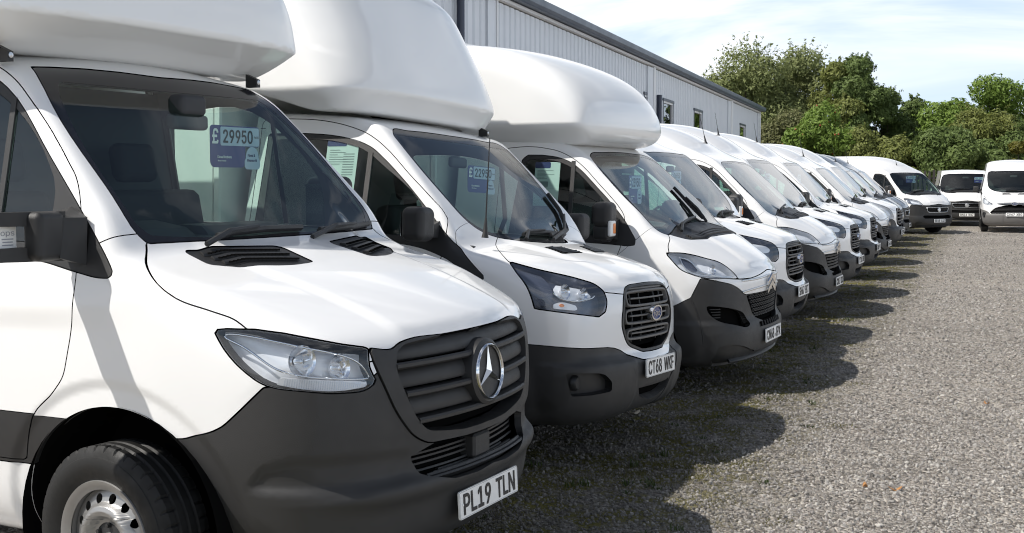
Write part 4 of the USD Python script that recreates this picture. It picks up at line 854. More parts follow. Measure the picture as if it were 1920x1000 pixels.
def lamp_unit(T, F, patch, S, housing='lamp_housing', depth=0.06):
    for s in (-1, 1):
        fx = mirror if s < 0 else (lambda q: q)
        L = put(T, 'headlight', fx(skin(patch, F, 0.006, -0.002, both=False)), 'lamp_glass')
        put(L, 'lamp_housing', fx(skin(patch, F, -depth, -depth - 0.002, both=False)), housing)
        def pt(a, z, push): P = unwrap(np.atleast_1d(a), np.atleast_1d(z), F); N = unit(grad(F, P)); sgn = [1, 1 if s < 0 else -1, 1]; return (P + push * N) * sgn, N * sgn
        for (poly, mat, push) in S.get('lamp_areas', []):
            q, _ = split(patch, area(poly, 'wrap', 0.01), 0.0); put(L, 'lamp_reflector' if mat == 'lamp_bright' else 'lamp_insert', fx(skin(q, F, 0.03, push, both=False)), mat)
        for (a, z, r) in S.get('bowls', []):
            c, nn = pt(a, z, -0.03); ax = unit(0.4 * nn[0] + np.array([0.8, 0, 0])); e1 = unit(np.cross([0, 0, 1.0], ax)); M = np.stack([ax, e1, np.cross(ax, e1)], 1)
            u = np.linspace(0.12, 1, 6); b = lathe(np.stack([r * u, 0.04 * (u ** 2 - 1) + 0.015], 1), 24, 0); put(L, 'reflector', (b[0] @ M.T + c[0], b[1][:, ::-1]), 'reflector', smooth=40)
            k = lathe([(0.0, 0.02), (0.009, 0.016), (0.011, -0.03)], 12, 0); put(L, 'bulb', (k[0] @ M.T + c[0], k[1]), 'chrome', smooth=40)
        for pts, r in S.get('lamp_lines', []):
            d = bspl(pts, 6); P, N = pt(d[:, 0], d[:, 1], -0.018); put(L, 'lamp_bezel', tube(P, r, 6), 'chrome', smooth=True)

def onw(F, a, z, push):
    a = np.asarray(a, float); P = unwrap(np.abs(a), np.broadcast_to(z, a.shape), F); P[:, 1] *= -np.sign(a + 1e-9); N = unit(grad(F, P)); return P + push * N, N
def sheet_back(F, half, z0, z1, push, n=25):
    aa = np.linspace(-half, half, n); G = np.stack([onw(F, aa, z, push)[0] for z in np.linspace(z0, z1, 5)]); i, j = np.meshgrid(np.arange(4), np.arange(n - 1), indexing='ij')
    return G.reshape(-1, 3), np.stack([i * n + j, i * n + j + 1, (i + 1) * n + j + 1, (i + 1) * n + j], -1).reshape(-1, 4)
BAR = [(-0.011, -0.03), (-0.011, 0.002), (-0.006, 0.007), (0.006, 0.007), (0.011, 0.002), (0.011, -0.03)]
def bar(F, a0, a1, z0, z1=None, push=0.0, s=1.0, n=21):
    a = np.linspace(a0, a1, n); P, N = onw(F, a, np.linspace(z0, z0 if z1 is None else z1, n), push); return strip(P, np.array(BAR) * s, N)
def loop_bar(F, pts, push=0.0, s=1.0, n=5, closed=True):
    d = bspl(pts, n, closed); d = np.vstack([d, d[:1]]) if closed else d; P, N = onw(F, d[:, 0], d[:, 1], push); return strip(P, np.array(BAR) * s, N)
FACE = np.array([[0, 0, 1.0], [1, 0, 0], [0, 1, 0]])
def facing(m, x, z, tilt=0.0): return np.asarray(m[0]) @ FACE.T @ Ry(-tilt).T + [x, 0, z], m[1]

def side_mirrors(T, F, x, z0, z1, style, both=(-1, 1)):
    for s in both:
        fx = (lambda q: q) if s < 0 else mirror
        if style == 'square':
            M = put(T, 'wing_mirror', fx(rbox(x - 0.075, x + 0.075, -1.25, -1.075, z0, z1, 0.045)), 'grey_plastic', smooth=40)
            put(M, 'mirror_arm', fx(hull([(x + a, y, z0 + q * (z1 - z0)) for a in (-0.035, 0.035) for (y, qs) in ((-0.955, (0.10, 0.62)), (-1.09, (0.12, 0.42))) for q in qs])), 'black_plastic')
            put(M, 'mirror_glass', fx(box(x - 0.079, x - 0.074, -1.23, -1.095, z0 + 0.03, z1 - 0.03)), 'chrome')
        else:
            M = put(T, 'wing_mirror', fx(rbox(x - 0.08, x + 0.08, -1.26, -1.06, z0 + 0.10, z1, 0.055)), 'grey_plastic', smooth=40)
            put(M, 'mirror_arm', fx(cat(rbox(x - 0.055, x + 0.03, -1.115, -1.045, z0 - 0.02, z1 - 0.03, 0.025, 2), hull([(x + a, y, z) for a in (-0.05, 0.05) for y, zz in ((-0.95, (z0 - 0.02, z0 + 0.17)), (-1.07, (z0 + 0.01, z0 + 0.12))) for z in zz]))), 'black_plastic')
            put(M, 'mirror_base', fx(rbox(x - 0.075, x + 0.06, -1.24, -1.07, z0, z0 + 0.12, 0.03, 2)), 'black_plastic', smooth=40)
            put(M, 'mirror_indicator', fx(cat(rbox(x + 0.055, x + 0.088, -1.245, -1.13, z0 + 0.03, z0 + 0.155, 0.014, 2))), 'plate_white', smooth=40)
            put(M, 'indicator_bulb', fx(rbox(x + 0.07, x + 0.094, -1.20, -1.145, z0 + 0.05, z0 + 0.135, 0.012, 2)), 'amber', smooth=40)
            put(M, 'mirror_glass', fx(box(x - 0.085, x - 0.079, -1.235, -1.085, z0 + 0.13, z1 - 0.03)), 'chrome')

TRANSIT = dict(arch=(-0.985, 0.36, 0.44), wheelbase=3.5, screen=[(-0.4, 2.0), (0.55, 1.995), (0.74, 1.985), (0.80, 1.945), (0.812, 1.85), (0.80, 1.6), (0.765, 1.46), (0.70, 1.395), (0.60, 1.348), (0.48, 1.322), (0.33, 1.304), (-0.4, 1.302)], screen_lo=1.315, screen_hi=1.955,
    lamp=[(1.026, 1.194), (0.880, 1.152), (0.640, 1.092), (0.560, 1.063), (0.515, 1.025), (0.504, 0.973), (0.522, 0.905), (0.574, 0.877), (0.691, 0.894), (0.917, 0.928), (0.932, 0.998), (0.958, 1.070), (0.996, 1.131)],
    bumper=[(-0.4, 0.0), (-0.4, 0.637), (0.335, 0.637), (0.392, 0.667), (0.690, 0.700), (0.863, 0.716), (1.6, 0.735), (1.6, 0.0)],
    bonnet=[(-0.4, 0.99), (0.349, 1.0), (0.435, 1.009), (0.51, 1.018), (0.6, 1.05), (1.026, 1.19), (1.042, 1.225), (1.05, 1.265), (1.047, 1.285), (1.005, 1.321), (0.98, 1.34), (-0.4, 1.34)],
    vent=[(-0.665, 0.345), (-0.640, 0.150), (-0.500, 0.085), (-0.520, 0.365)], handle_z=0.97,
    frame=[(-2.40, 1.965), (-2.054, 1.961), (-1.90, 1.948), (-1.784, 1.929), (-1.689, 1.905), (-1.594, 1.866), (-1.50, 1.80), (-1.348, 1.675), (-1.135, 1.475), (-0.96, 1.300), (-0.735, 1.100), (-0.733, 1.085), (-0.763, 1.085), (-1.0, 1.205), (-1.15, 1.255), (-1.4, 1.29), (-2.42, 1.31)],
    pane=[(-2.36, 1.925), (-2.03, 1.925), (-1.89, 1.912), (-1.78, 1.892), (-1.69, 1.868), (-1.61, 1.83), (-1.50, 1.755), (-1.16, 1.46), (-1.13, 1.38), (-1.13, 1.33), (-2.36, 1.355)], divider=[(-1.665, 1.835), (-1.60, 1.32)],
    door=[(-2.46, 2.065), (-2.177, 2.058), (-2.033, 2.049), (-1.889, 2.028), (-1.756, 1.996), (-1.642, 1.956), (-1.565, 1.914), (-1.49, 1.862), (-1.309, 1.705), (-1.150, 1.57), (-1.05, 1.475), (-1.014, 1.42), (-1.005, 1.34), (-1.02, 1.22), (-1.12, 1.0), (-1.25, 0.88), (-1.42, 0.76), (-1.48, 0.46), (-2.46, 0.46)],
    seam=(-0.967, 1.347), seam_slope=-2.2, sill_z=0.45, sill_mat='black_plastic', dash=(-0.88, 1.27), mirror_x=(-1.50, -1.46), frit=0.022)
def transit_face(T, F, R, plate, fine=True, plate_roll=0.0, fog=True):
    lamp_unit(T, F, R['lamp'], dict(lamp_areas=[([(1.02, 1.185), (0.86, 1.135), (0.84, 1.08), (0.835, 0.99), (0.855, 0.945), (0.92, 0.94), (0.93, 1.0)], 'lamp_dark', -0.03), ([(0.826, 1.055), (0.80, 1.09), (0.72, 1.078), (0.61, 1.040), (0.580, 1.005), (0.60, 0.988), (0.698, 0.976), (0.79, 0.99), (0.82, 1.01)], 'lamp_bright', -0.040), ([(0.838, 0.930), (0.83, 0.955), (0.79, 0.968), (0.70, 0.950), (0.685, 0.918)], 'lamp_bright', -0.036), ([(0.80, 0.94), (0.80, 0.96), (0.77, 0.958), (0.77, 0.937)], 'amber', -0.03)],
        bowls=[(0.77, 1.035, 0.045), (0.655, 1.018, 0.040)] if fine else [], lamp_lines=[([(0.83, 1.02), (0.80, 0.985), (0.70, 0.968), (0.65, 0.985), (0.60, 0.985), (0.578, 1.005)], 0.005)] if fine else []), housing='lamp_dark')
    gp = area([(-0.4, 1.055), (0.18, 1.055), (0.262, 1.050), (0.318, 1.032), (0.343, 1.003), (0.378, 0.901), (0.386, 0.81), (0.365, 0.757), (0.318, 0.695), (0.284, 0.677), (-0.4, 0.678)], 'wrap', 0.01)
    G = put(T, 'grille', sheet_back(F, 0.40, 0.67, 1.06, -0.07), 'shadow_black', smooth=True)
    rim = skin(split(R['grille'], area(gp.poly, 'wrap', 0, grow=-0.018), 0.0)[1], F, 0.06, 0.004); put(G, 'grille_frame', rim, 'black_plastic')
    for z0, z1, a in ((0.925, 1.012, 0.318), (0.818, 0.902, 0.338), (0.722, 0.782, 0.318)):
        r = 0.03; pts = [(-a + r, z0), (0, z0 + 0.004), (a - r, z0), (a, z0 + 0.008), (a + 0.004, (z0 + z1) / 2), (a, z1 - 0.006), (a - r, z1), (0, z1 + 0.008), (-a + r, z1), (-a, z1 - 0.006), (-a - 0.004, (z0 + z1) / 2), (-a, z0 + 0.008)]
        put(G, 'grille_loop', loop_bar(F, pts, -0.006, 0.72), 'mid_plastic', smooth=45)
        zm = (z0 + z1) / 2 + 0.004
        put(G, 'grille_bar', bar(F, -a + 0.055, a - 0.055, zm, push=-0.015, s=0.5), 'mid_plastic', smooth=45)
    put(G, 'grille_bar', bar(F, -0.27, 0.27, 1.036, push=-0.012, s=0.8), 'mid_plastic', smooth=45)
    put(G, 'grille_posts', cat(*[tube(np.vstack([onw(F, [a], z, -0.03)[0] for z in (0.70, 0.85, 1.03)]), 0.006, 5) for a in (-0.24, -0.12, 0.12, 0.24)]), 'black_plastic')
    cx = float(on_front(F, 0, 0.872)[0, 0]) + 0.004; ov = sg.Point(0, 0).buffer(1, 24)
    from shapely import affinity
    el = lambda a, b: affinity.scale(ov, a, b)
    E = put(G, 'emblem', facing(prism(el(0.088, 0.047), -0.05, 0.010), cx, 0.872, -3), 'badge_blue')
    put(E, 'emblem_rim', facing(cat(prism(el(0.090, 0.049).difference(el(0.080, 0.040)), -0.055, 0.017)), cx, 0.872, -3), 'chrome')
    put(E, 'emblem_words', facing(text('Ford', 0.036, 0.105, 0.007, False)[0:1] + (text('Ford', 0.036, 0.105, 0.007, False)[1],), cx + 0.0095, 0.872, -3), 'chrome')
    # bumper: dark corners, lighter middle panel, intake, fog lamp recess
    ctr = area([(-0.4, 0.0), (-0.4, 0.64), (0.345, 0.64), (0.343, 0.619), (0.330, 0.560), (0.274, 0.470), (0.175, 0.30), (0.17, 0.0)], 'wrap', 0.01)
    c, corner = split(R['bumper'], ctr, 0.006); ink = area([(-0.4, 0.452), (0.245, 0.434), (0.205, 0.372), (0.165, 0.355), (-0.4, 0.357)], 'wrap', 0.008); _, c = split(c, ink, 0.0)
    if fog:
        fg = area([(0.781, 0.563), (0.691, 0.561), (0.572, 0.544), (0.520, 0.499), (0.512, 0.440), (0.646, 0.430), (0.747, 0.426)], 'wrap', 0.012); f1, corner = split(corner, fg, 0.0)
        for s in (-1, 1):
            q = skin(f1, F, -0.05, -0.05, both=False); fp = put(T, 'fog_recess', mirror(q) if s < 0 else q, 'black_plastic')
            P, N = onw(F, [-s * -0.715 * -1], 0.495, -0.045); put(fp, 'fog_lamp', xf(lathe([(0.0, 0.012), (0.035, 0.010), (0.045, 0.0), (0.048, -0.02)], 20, 0), t=P[0] * [1, 1, 1]), 'black_plastic', smooth=40)
    put(T, 'bumper', skin(corner, F, 0.03), 'grey_plastic'); put(T, 'bumper_centre', skin(c, F, 0.06, -0.004), 'grey_plastic')
    put(T, 'lower_intake', sheet_back(F, 0.26, 0.34, 0.47, -0.05), 'shadow_black', smooth=True); put(T, 'intake_bar', bar(F, -0.23, 0.23, 0.425, push=-0.02, s=0.8), 'grey_plastic')
    number_plate(T, plate, F, 0.545, 2, gap=0.008, holder=fine)

RELAY = dict(arch=(-0.95, 0.35, 0.44), wheelbase=3.6, screen=[(-0.4, 1.945), (0.4, 1.935), (0.70, 1.918), (0.785, 1.895), (0.83, 1.84), (0.885, 1.68), (0.915, 1.46), (0.905, 1.36), (0.882, 1.285), (0.845, 1.262), (0.70, 1.285), (0.45, 1.325), (-0.4, 1.345)], screen_lo=1.20, screen_hi=1.925,
    lamp=[(1.060, 1.132), (0.953, 1.130), (0.748, 1.080), (0.645, 1.046), (0.588, 0.990), (0.534, 0.918), (0.650, 0.927), (0.847, 0.943), (0.901, 0.964), (0.966, 1.001), (1.009, 1.057)],
    bumper=[(-0.4, 0.0), (-0.4, 0.78), (0.46, 0.783), (0.499, 0.811), (0.610, 0.873), (0.746, 0.910), (0.851, 0.936), (0.878, 0.869), (0.908, 0.782), (1.02, 0.712), (1.6, 0.69), (1.6, 0.0)],
    bonnet=[(-0.4, 0.955), (0.02, 0.952), (0.215, 0.927), (0.371, 0.912), (0.534, 0.915), (0.645, 1.04), (1.034, 1.128), (1.034, 1.19), (1.0, 1.252), (0.99, 1.275), (0.90, 1.31), (0.6, 1.36), (-0.4, 1.37)],
    cowl=[(-0.62, 0.80), (-0.535, 0.733), (-0.47, 0.55), (-0.435, 0.35), (-0.42, 0.0), (-0.42, -0.4), (-0.9, -0.4), (-0.9, 0.86)],
    frame=[(-1.915, 1.80), (-1.905, 1.874), (-1.857, 1.909), (-1.70, 1.905), (-1.554, 1.880), (-1.465, 1.846), (-1.374, 1.785), (-1.235, 1.658), (-1.10, 1.53), (-0.955, 1.37), (-0.860, 1.23), (-0.865, 1.185), (-0.926, 1.178), (-1.02, 1.185), (-1.4, 1.205), (-1.98, 1.24)],
    pane=[(-1.885, 1.78), (-1.875, 1.84), (-1.84, 1.872), (-1.70, 1.870), (-1.56, 1.846), (-1.48, 1.814), (-1.39, 1.755), (-1.25, 1.627), (-1.14, 1.515), (-1.10, 1.44), (-1.10, 1.25), (-1.93, 1.285)], divider=[(-1.525, 1.856), (-1.44, 1.22)],
    door=[(-2.10, 1.92), (-2.04, 1.968), (-1.839, 1.978), (-1.670, 1.958), (-1.581, 1.938), (-1.502, 1.906), (-1.411, 1.855), (-1.331, 1.792), (-1.215, 1.680), (-1.101, 1.572), (-1.015, 1.482), (-0.972, 1.42), (-0.958, 1.34), (-0.98, 1.18), (-1.08, 0.98), (-1.24, 0.85), (-1.40, 0.75), (-1.45, 0.48), (-2.12, 0.48)],
    seam=(-0.856, 1.230), seam_slope=0.85, sill_z=0.47, sill_mat='black_plastic', dash=(-0.72, 1.23), mirror_x=(-1.32, -1.28), frit=0.026, handle_z=1.0)
def relay_face(T, F, R, plate, fine=True, face='chevron', paint='white_paint', bump='grey_plastic'):
    lamp_unit(T, F, R['lamp'], dict(lamp_areas=[([(0.965, 1.098), (0.94, 1.01), (0.88, 0.985), (0.855, 1.0), (0.885, 1.085)], 'lamp_dark', -0.03), ([(0.845, 1.068), (0.70, 1.034), (0.63, 0.99), (0.60, 0.955), (0.70, 0.962), (0.822, 0.985)], 'lamp_bright', -0.040)],
        bowls=[(0.74, 1.015, 0.038)] if fine else [], lamp_lines=[([(0.965, 1.10), (0.90, 1.088), (0.872, 1.045), (0.853, 0.99), (0.80, 0.967), (0.68, 0.950), (0.575, 0.938)], 0.007), ([(0.965, 1.10), (0.955, 1.05), (0.935, 1.0), (0.88, 0.965), (0.80, 0.958), (0.575, 0.932)], 0.005)]))
    bum = R['bumper']; band = R['band']
    if face == 'chevron':
        gr = area([(-0.4, 0.780), (0.445, 0.776), (0.42, 0.735), (0.388, 0.691), (0.345, 0.63), (0.306, 0.592), (0.28, 0.578), (-0.4, 0.574)], 'wrap', 0.008)
        _, bum = split(bum, gr, 0.0); put(T, 'nose_band', skin(band, F, 0.03, 0.0), paint)
        G = put(T, 'grille', sheet_back(F, 0.46, 0.57, 0.79, -0.05), 'shadow_black', smooth=True)
        m = []
        for r in range(5):
            for c in range(-9, 10):
                a, z = 0.046 * c + (0.023 if r % 2 else 0), 0.605 + 0.037 * r
                if abs(a) + 0.02 < np.interp(z, [0.575, 0.64, 0.78], [0.275, 0.345, 0.44]): m.append((a, z))
        for a, z in m: put(G, 'grille_scale', loop_bar(F, [(a - 0.018, z), (a - 0.013, z + 0.011), (a + 0.013, z + 0.013), (a + 0.019, z + 0.004), (a + 0.012, z - 0.010), (a - 0.013, z - 0.012)], -0.010, 0.34, 2), 'black_plastic') if fine else None
        if not fine: put(G, 'grille_mesh', cat(*[loop_bar(F, [(a - 0.018, z), (a - 0.010, z + 0.012), (a + 0.018, z + 0.004), (a + 0.010, z - 0.012)], -0.010, 0.36, 2) for a, z in m]), 'mid_plastic')
        for z, e in ((0.895, 0.0), (0.822, 0.0)):
            put(G, 'chrome_bar', loop_bar(F, [(-0.50, z + 0.004 - 0.02 * (z < 0.85)), (-0.35, z), (-0.13, z + 0.008), (0.0, z + 0.02), (0.13, z + 0.008), (0.35, z), (0.50, z + 0.004 - 0.02 * (z < 0.85))], 0.004, 0.75, 6, False), 'satin_metal', smooth=45)
        for dz in (0.0, -0.062):
            x = float(on_front(F, 0, 0.87 + dz)[0, 0]) + 0.010; w, t = 0.125, 0.042
            put(G, 'chevron_emblem', facing(prism(sg.Polygon([(-w, -0.04), (0, 0.022), (w, -0.04), (w, -0.04 + t), (0, 0.022 + t), (-w, -0.04 + t)]), 0, 0.012), x, 0.865 + dz, -4), 'chrome')
        _, bum = split(bum, area([(-0.4, 0.545), (0.272, 0.548), (0.285, 0.530), (0.28, 0.507), (-0.4, 0.503)], 'wrap', 0.006), 0.0)
        put(T, 'lower_intake', sheet_back(F, 0.31, 0.49, 0.56, -0.03), 'shadow_black', smooth=True)
        for k, a in enumerate(np.linspace(-0.25, 0.25, 9)): put(T, 'intake_rib', tube(np.vstack([onw(F, [a], z, -0.012)[0] for z in (0.503, 0.548)]), 0.007, 4), 'grey_plastic') if fine else None
    else:
        gr = area([(-0.4, 0.845), (0.40, 0.845), (0.44, 0.832), (0.40, 0.72), (0.375, 0.692), (-0.4, 0.690)], 'wrap', 0.012)
        put(T, 'nose_band', skin(split(band, gr, 0.0)[1], F, 0.03), 'black_plastic' if face != 'ducato' else bump); _, bum = split(bum, gr, 0.0)
        G = put(T, 'grille', sheet_back(F, 0.46, 0.68, 0.86, -0.04), 'shadow_black', smooth=True)
        put(G, 'chrome_frame', loop_bar(F, [(-0.40, 0.845), (-0.2, 0.847), (0.2, 0.847), (0.40, 0.845), (0.44, 0.832), (0.405, 0.72), (0.375, 0.692), (0.2, 0.69), (-0.2, 0.69), (-0.375, 0.692), (-0.405, 0.72), (-0.44, 0.832)], 0.004, 0.95), 'satin_metal', smooth=45)
        for z in (0.725, 0.765, 0.805): put(G, 'grille_bar', bar(F, -0.40, 0.40, z, push=-0.02, s=0.8), 'black_plastic')
        x = float(on_front(F, 0, 0.77)[0, 0]) + 0.006; E = put(G, 'emblem', facing(lathe([(0, 0.016), (0.062, 0.016), (0.072, 0.006), (0.072, -0.02)], 28, 2), x, 0.77), 'satin_metal', smooth=40)
        put(E, 'emblem_centre', facing(lathe([(0, 0.0185), (0.046, 0.0185), (0.048, 0.015)], 24, 2), x, 0.77), 'plate_white' if face == 'ducato' else 'chrome')
        _, bum = split(bum, area([(-0.4, 0.585), (0.50, 0.60), (0.56, 0.56), (0.50, 0.50), (-0.4, 0.49)], 'wrap', 0.01), 0.0); put(T, 'lower_intake', sheet_back(F, 0.58, 0.48, 0.61, -0.03), 'shadow_black', smooth=True)
    fg = area([(0.820, 0.720), (0.70, 0.705), (0.586, 0.678), (0.47, 0.632), (0.412, 0.548), (0.45, 0.532), (0.604, 0.558), (0.745, 0.605), (0.80, 0.66)], 'wrap', 0.015)
    if face == 'chevron':
        f1, bum = split(bum, fg, 0.0); r1 = skin(f1, F, -0.075, -0.075, both=False); put(T, 'bumper_recess', mirror(r1), 'shadow_black'); rec = put(T, 'bumper_recess', r1, 'shadow_black')
        if fine:
            for k in range(4):
                for s in (-1, 1): put(rec, 'recess_rib', bar(F, s * 0.70, s * (0.785 - 0.01 * k), 0.685 - 0.022 * k, push=-0.03, s=0.4, n=5), 'black_plastic')
    low = area([(0.75, 0.27), (0.735, 0.385), (0.69, 0.40), (0.50, 0.372), (0.40, 0.335), (-0.4, 0.325), (-0.4, 0.22), (0.7, 0.22)], 'wrap', 0.015)
    l1, bum = split(bum, low, 0.003); put(T, 'bumper_skirt', skin(l1, F, 0.02, -0.02), 'black_plastic')
    put(T, 'bumper', skin(bum, F, 0.045), bump)
    put(T, 'bumper_lip', bar(F, -0.62, 0.62, 0.262, push=0.004, s=0.9), 'black_plastic', smooth=45); put(T, 'bumper_lip', bar(F, -0.34, 0.34, 0.318, push=-0.004, s=0.6), 'black_plastic', smooth=45)
    for s in (-1, 1) if fine else (): put(T, 'arch_edge', loop_bar(F, [(s * 0.905, 0.775), (s * 0.88, 0.70), (s * 0.855, 0.62), (s * 0.838, 0.52), (s * 0.825, 0.40)], 0.001, 0.3, 5, False), 'grey_plastic', smooth=45)
    number_plate(T, plate, F, 0.425, 2, gap=0.010, holder=fine)
    for r in (0.05, 0.085, 0.12): put(R['cowl'], 'cowl_rib', loop_top(F, r), 'black_plastic', smooth=45)
def loop_top(F, d):
    y = np.linspace(-0.62, 0.62, 25); x = np.interp(np.abs(y), [0, 0.35, 0.55, 0.733, 0.8], [-0.42, -0.435, -0.47, -0.535, -0.62]) - d * (1 - 0.5 * np.abs(y) / 0.62); P = on_top(F, x, y); N = unit(grad(F, P)); return strip(P, [(-0.012, -0.006), (-0.008, 0.008), (0.008, 0.008), (0.012, -0.006)], N)

def wipers(T, F, sets, base=True):
    for pts in sets:
        Q, U = wiper(F, pts, up=0.022); w = put(T, 'wiper', strip(Q, [(-0.010, -0.016), (-0.012, 0.004), (0.0, 0.012), (0.010, 0.004), (0.008, -0.016)], U), 'black_plastic')
        put(w, 'wiper_arm', tube(np.vstack([Q[0] + [0.05, -0.06, -0.03], Q[5] + [0.02, 0, 0.012], Q[13] + [0.012, 0, 0.014]]), [0.013, 0.012, 0.008], 6), 'black_plastic')
def wheels(T, x, z, xr=None, fine=False, style='steel', R=0.345, yy=0.87):
    for s in (-1, 1):
        wheel(T, x, s * yy, z, s, R=R, seg=32, style=style)
        if xr is not None: wheel(T, xr, s * yy, z, s, R=R, seg=24, style=style)
def whip(parent, base, tip, r=0.004, name='aerial'):
    b, t = np.array(base, float), np.array(tip, float); u = np.linspace(0, 1, 9)[:, None]
    p = put(parent, name, tube(b + u * (t - b), np.linspace(r * 1.3, r * 0.7, 9), 6), 'black_plastic'); d = unit(t - b)
    put(p, 'aerial_base', tube(np.array([b - 0.02 * d, b + 0.02 * d, b + 0.10 * d]), [0.022, 0.014, 0.006], 10), 'black_plastic', smooth=40)

def pod_field(prof, W, bow, k, neck=None):
    S = Sdf2(profile(prof, -3.4, prof[0][1]) if False else np.vstack([bspl(prof), [[-3.4, prof[-1][1]], [-3.4, prof[0][1]]]]), 0.015)
    def F(P):
        x, y, z = P[:, 0], np.abs(P[:, 1]), P[:, 2]
        return smax(S(x + bow(y, z), z + 0.05 * (y / 1.0) ** 2 * sstep(2.5, 3.0, z)), y - W(x, z), k(x, z) if callable(k) else k)
    return F
def pod(T, F, z0, z1, x_back=-2.62, h=0.03, mat='white_gelcoat'):
    m = nets(F, np.arange(-2.9, -0.75, h), half_grid(1.25, h), np.arange(z0, z1, h)); m = clip(m, x_back - m[0][:, 0])
    return put(T, 'luton_pod', skin(m, F, 0.02), mat)
def box_body(T, x0, x1, w, z0, z1, name='box_body'):
    """the load box: side, front and roof panels with corner trims and a skirt rail"""
    B = put(T, name, box(x1, x0, -w + 0.02, w - 0.02, z0 + 0.05, z1 - 0.03), 'white_panel')
    for s in (-1, 1):
        n = 4; L = (x0 - x1 - 0.12) / n
        for k in range(n): put(B, 'side_panel', box(x0 - 0.06 - (k + 1) * L + 0.006, x0 - 0.06 - k * L - 0.006, *sorted((s * (w - 0.018), s * w)), z0 + 0.12, z1 - 0.09, 0.004), 'white_panel')
        put(B, 'cant_rail', box(x1, x0, *sorted((s * (w - 0.06), s * (w + 0.012))), z1 - 0.085, z1, 0.012), 'white_gelcoat')
        put(B, 'side_rail', box(x1, x0, *sorted((s * (w - 0.05), s * (w + 0.010))), z0, z0 + 0.115, 0.01), 'satin_metal')
        put(B, 'corner_post', box(x0 - 0.055, x0 + 0.006, *sorted((s * (w - 0.05), s * (w + 0.014))), z0 + 0.118, z1 - 0.088, 0.012), 'white_gelcoat')
    put(B, 'roof_panel', box(x1 + 0.02, x0 - 0.02, -w + 0.062, w - 0.062, z1 - 0.028, z1 + 0.004), 'white_panel')
    put(T, 'chassis', cat(box(x1 + 0.2, -1.3, -0.5, -0.35, 0.48, 0.66), box(x1 + 0.2, -1.3, 0.35, 0.5, 0.48, 0.66), box(x1, x0, -w + 0.1, w - 0.1, z0 - 0.10, z0 + 0.04)), 'shadow_black')
# ------------------------------------------------------------------ ground, gravel, weeds
look('gravel_ground', {
    'g': ('geometry', {}), 'v': ('voronoi_texture', {'scale': 52.0, 'feature': 'f1'}), 'v2': ('voronoi_texture', {'scale': 130.0, 'feature': 'f1'}),
    'n': ('noise_texture', {'scale': 0.35, 'detail': 5.0, 'roughness': 0.6}), 'n2': ('noise_texture', {'scale': 3.2, 'detail': 7.0, 'roughness': 0.65}), 'dn': ('map_range', {'from_min': 0.30, 'from_max': 0.55, 'to_min': 0.35, 'to_max': 1.0, 'clamp': True}), 'dm': ('math', {'math_type': 'multiply', 'use_clamp': True}), 'dk': ('mix_color', {'b': (0.058, 0.052, 0.044)}), 'dq': ('math', {'math_type': 'multiply', 'value2': 0.72}), 'n3': ('noise_texture', {'scale': 30.0, 'detail': 5.0, 'roughness': 0.7}),  # dk darkens the ground colour along the vans: painted shade broken by noise
    's': ('separate_color', {}), 'r': ('rgb_ramp', {'ramp': [(0.0, (0.130, 0.120, 0.110)), (0.35, (0.245, 0.230, 0.212)), (0.7, (0.352, 0.333, 0.310)), (1.0, (0.55, 0.53, 0.50))]}),
    'rn': ('rgb_ramp', {'ramp': [(0.28, (0.80, 0.76, 0.70)), (0.5, (1.04, 1.0, 0.94)), (0.70, (1.22, 1.16, 1.07))]}), 'mul': ('mix_color', {'blend_type': 'multiply', 'fac': 1.0, 'use_clamp': False}),
    # a band of moss along the parked vans; their shade is painted in too
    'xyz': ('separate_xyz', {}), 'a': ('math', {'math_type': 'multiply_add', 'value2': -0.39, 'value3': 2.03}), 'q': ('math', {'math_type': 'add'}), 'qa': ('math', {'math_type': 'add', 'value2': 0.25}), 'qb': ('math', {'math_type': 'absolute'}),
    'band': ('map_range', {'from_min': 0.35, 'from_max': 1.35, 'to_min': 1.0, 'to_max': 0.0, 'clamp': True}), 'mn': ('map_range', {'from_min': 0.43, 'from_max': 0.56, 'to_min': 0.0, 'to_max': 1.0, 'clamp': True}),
    'mm': ('math', {'math_type': 'multiply', 'use_clamp': True}), 'moss': ('rgb_ramp', {'ramp': [(0.3, (0.060, 0.058, 0.016)), (0.55, (0.150, 0.135, 0.032)), (0.8, (0.25, 0.21, 0.065))]}), 'mix': ('mix_color', {}),
    'h': ('math', {'math_type': 'multiply_add', 'value2': -1.0, 'value3': 1.0}), 'h2': ('math', {'math_type': 'multiply_add', 'value2': -0.5}), 'b': ('bump', {'strength': 1.0, 'distance': 0.026}), 'p': ('principled_bsdf', {'roughness': 0.85, 'specular_ior_level': 0.25})},
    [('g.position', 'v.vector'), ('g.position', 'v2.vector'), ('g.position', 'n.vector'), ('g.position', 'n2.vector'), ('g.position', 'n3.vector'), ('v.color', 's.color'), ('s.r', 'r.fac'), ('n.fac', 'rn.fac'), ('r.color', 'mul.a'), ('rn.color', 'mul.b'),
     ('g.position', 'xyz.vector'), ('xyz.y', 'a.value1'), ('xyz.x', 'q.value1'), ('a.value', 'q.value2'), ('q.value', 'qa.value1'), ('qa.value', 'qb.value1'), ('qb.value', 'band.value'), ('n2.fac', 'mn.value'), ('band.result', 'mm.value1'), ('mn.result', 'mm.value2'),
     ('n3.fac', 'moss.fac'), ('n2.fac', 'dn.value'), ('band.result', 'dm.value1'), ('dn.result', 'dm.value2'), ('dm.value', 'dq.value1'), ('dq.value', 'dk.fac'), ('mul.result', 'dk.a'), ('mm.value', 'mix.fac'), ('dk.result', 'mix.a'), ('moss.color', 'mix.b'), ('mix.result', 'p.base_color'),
     ('v.distance', 'h.value1'), ('v2.distance', 'h2.value1'), ('h.value', 'h2.value3'), ('h2.value', 'b.height'), ('b.normal', 'p.normal')])
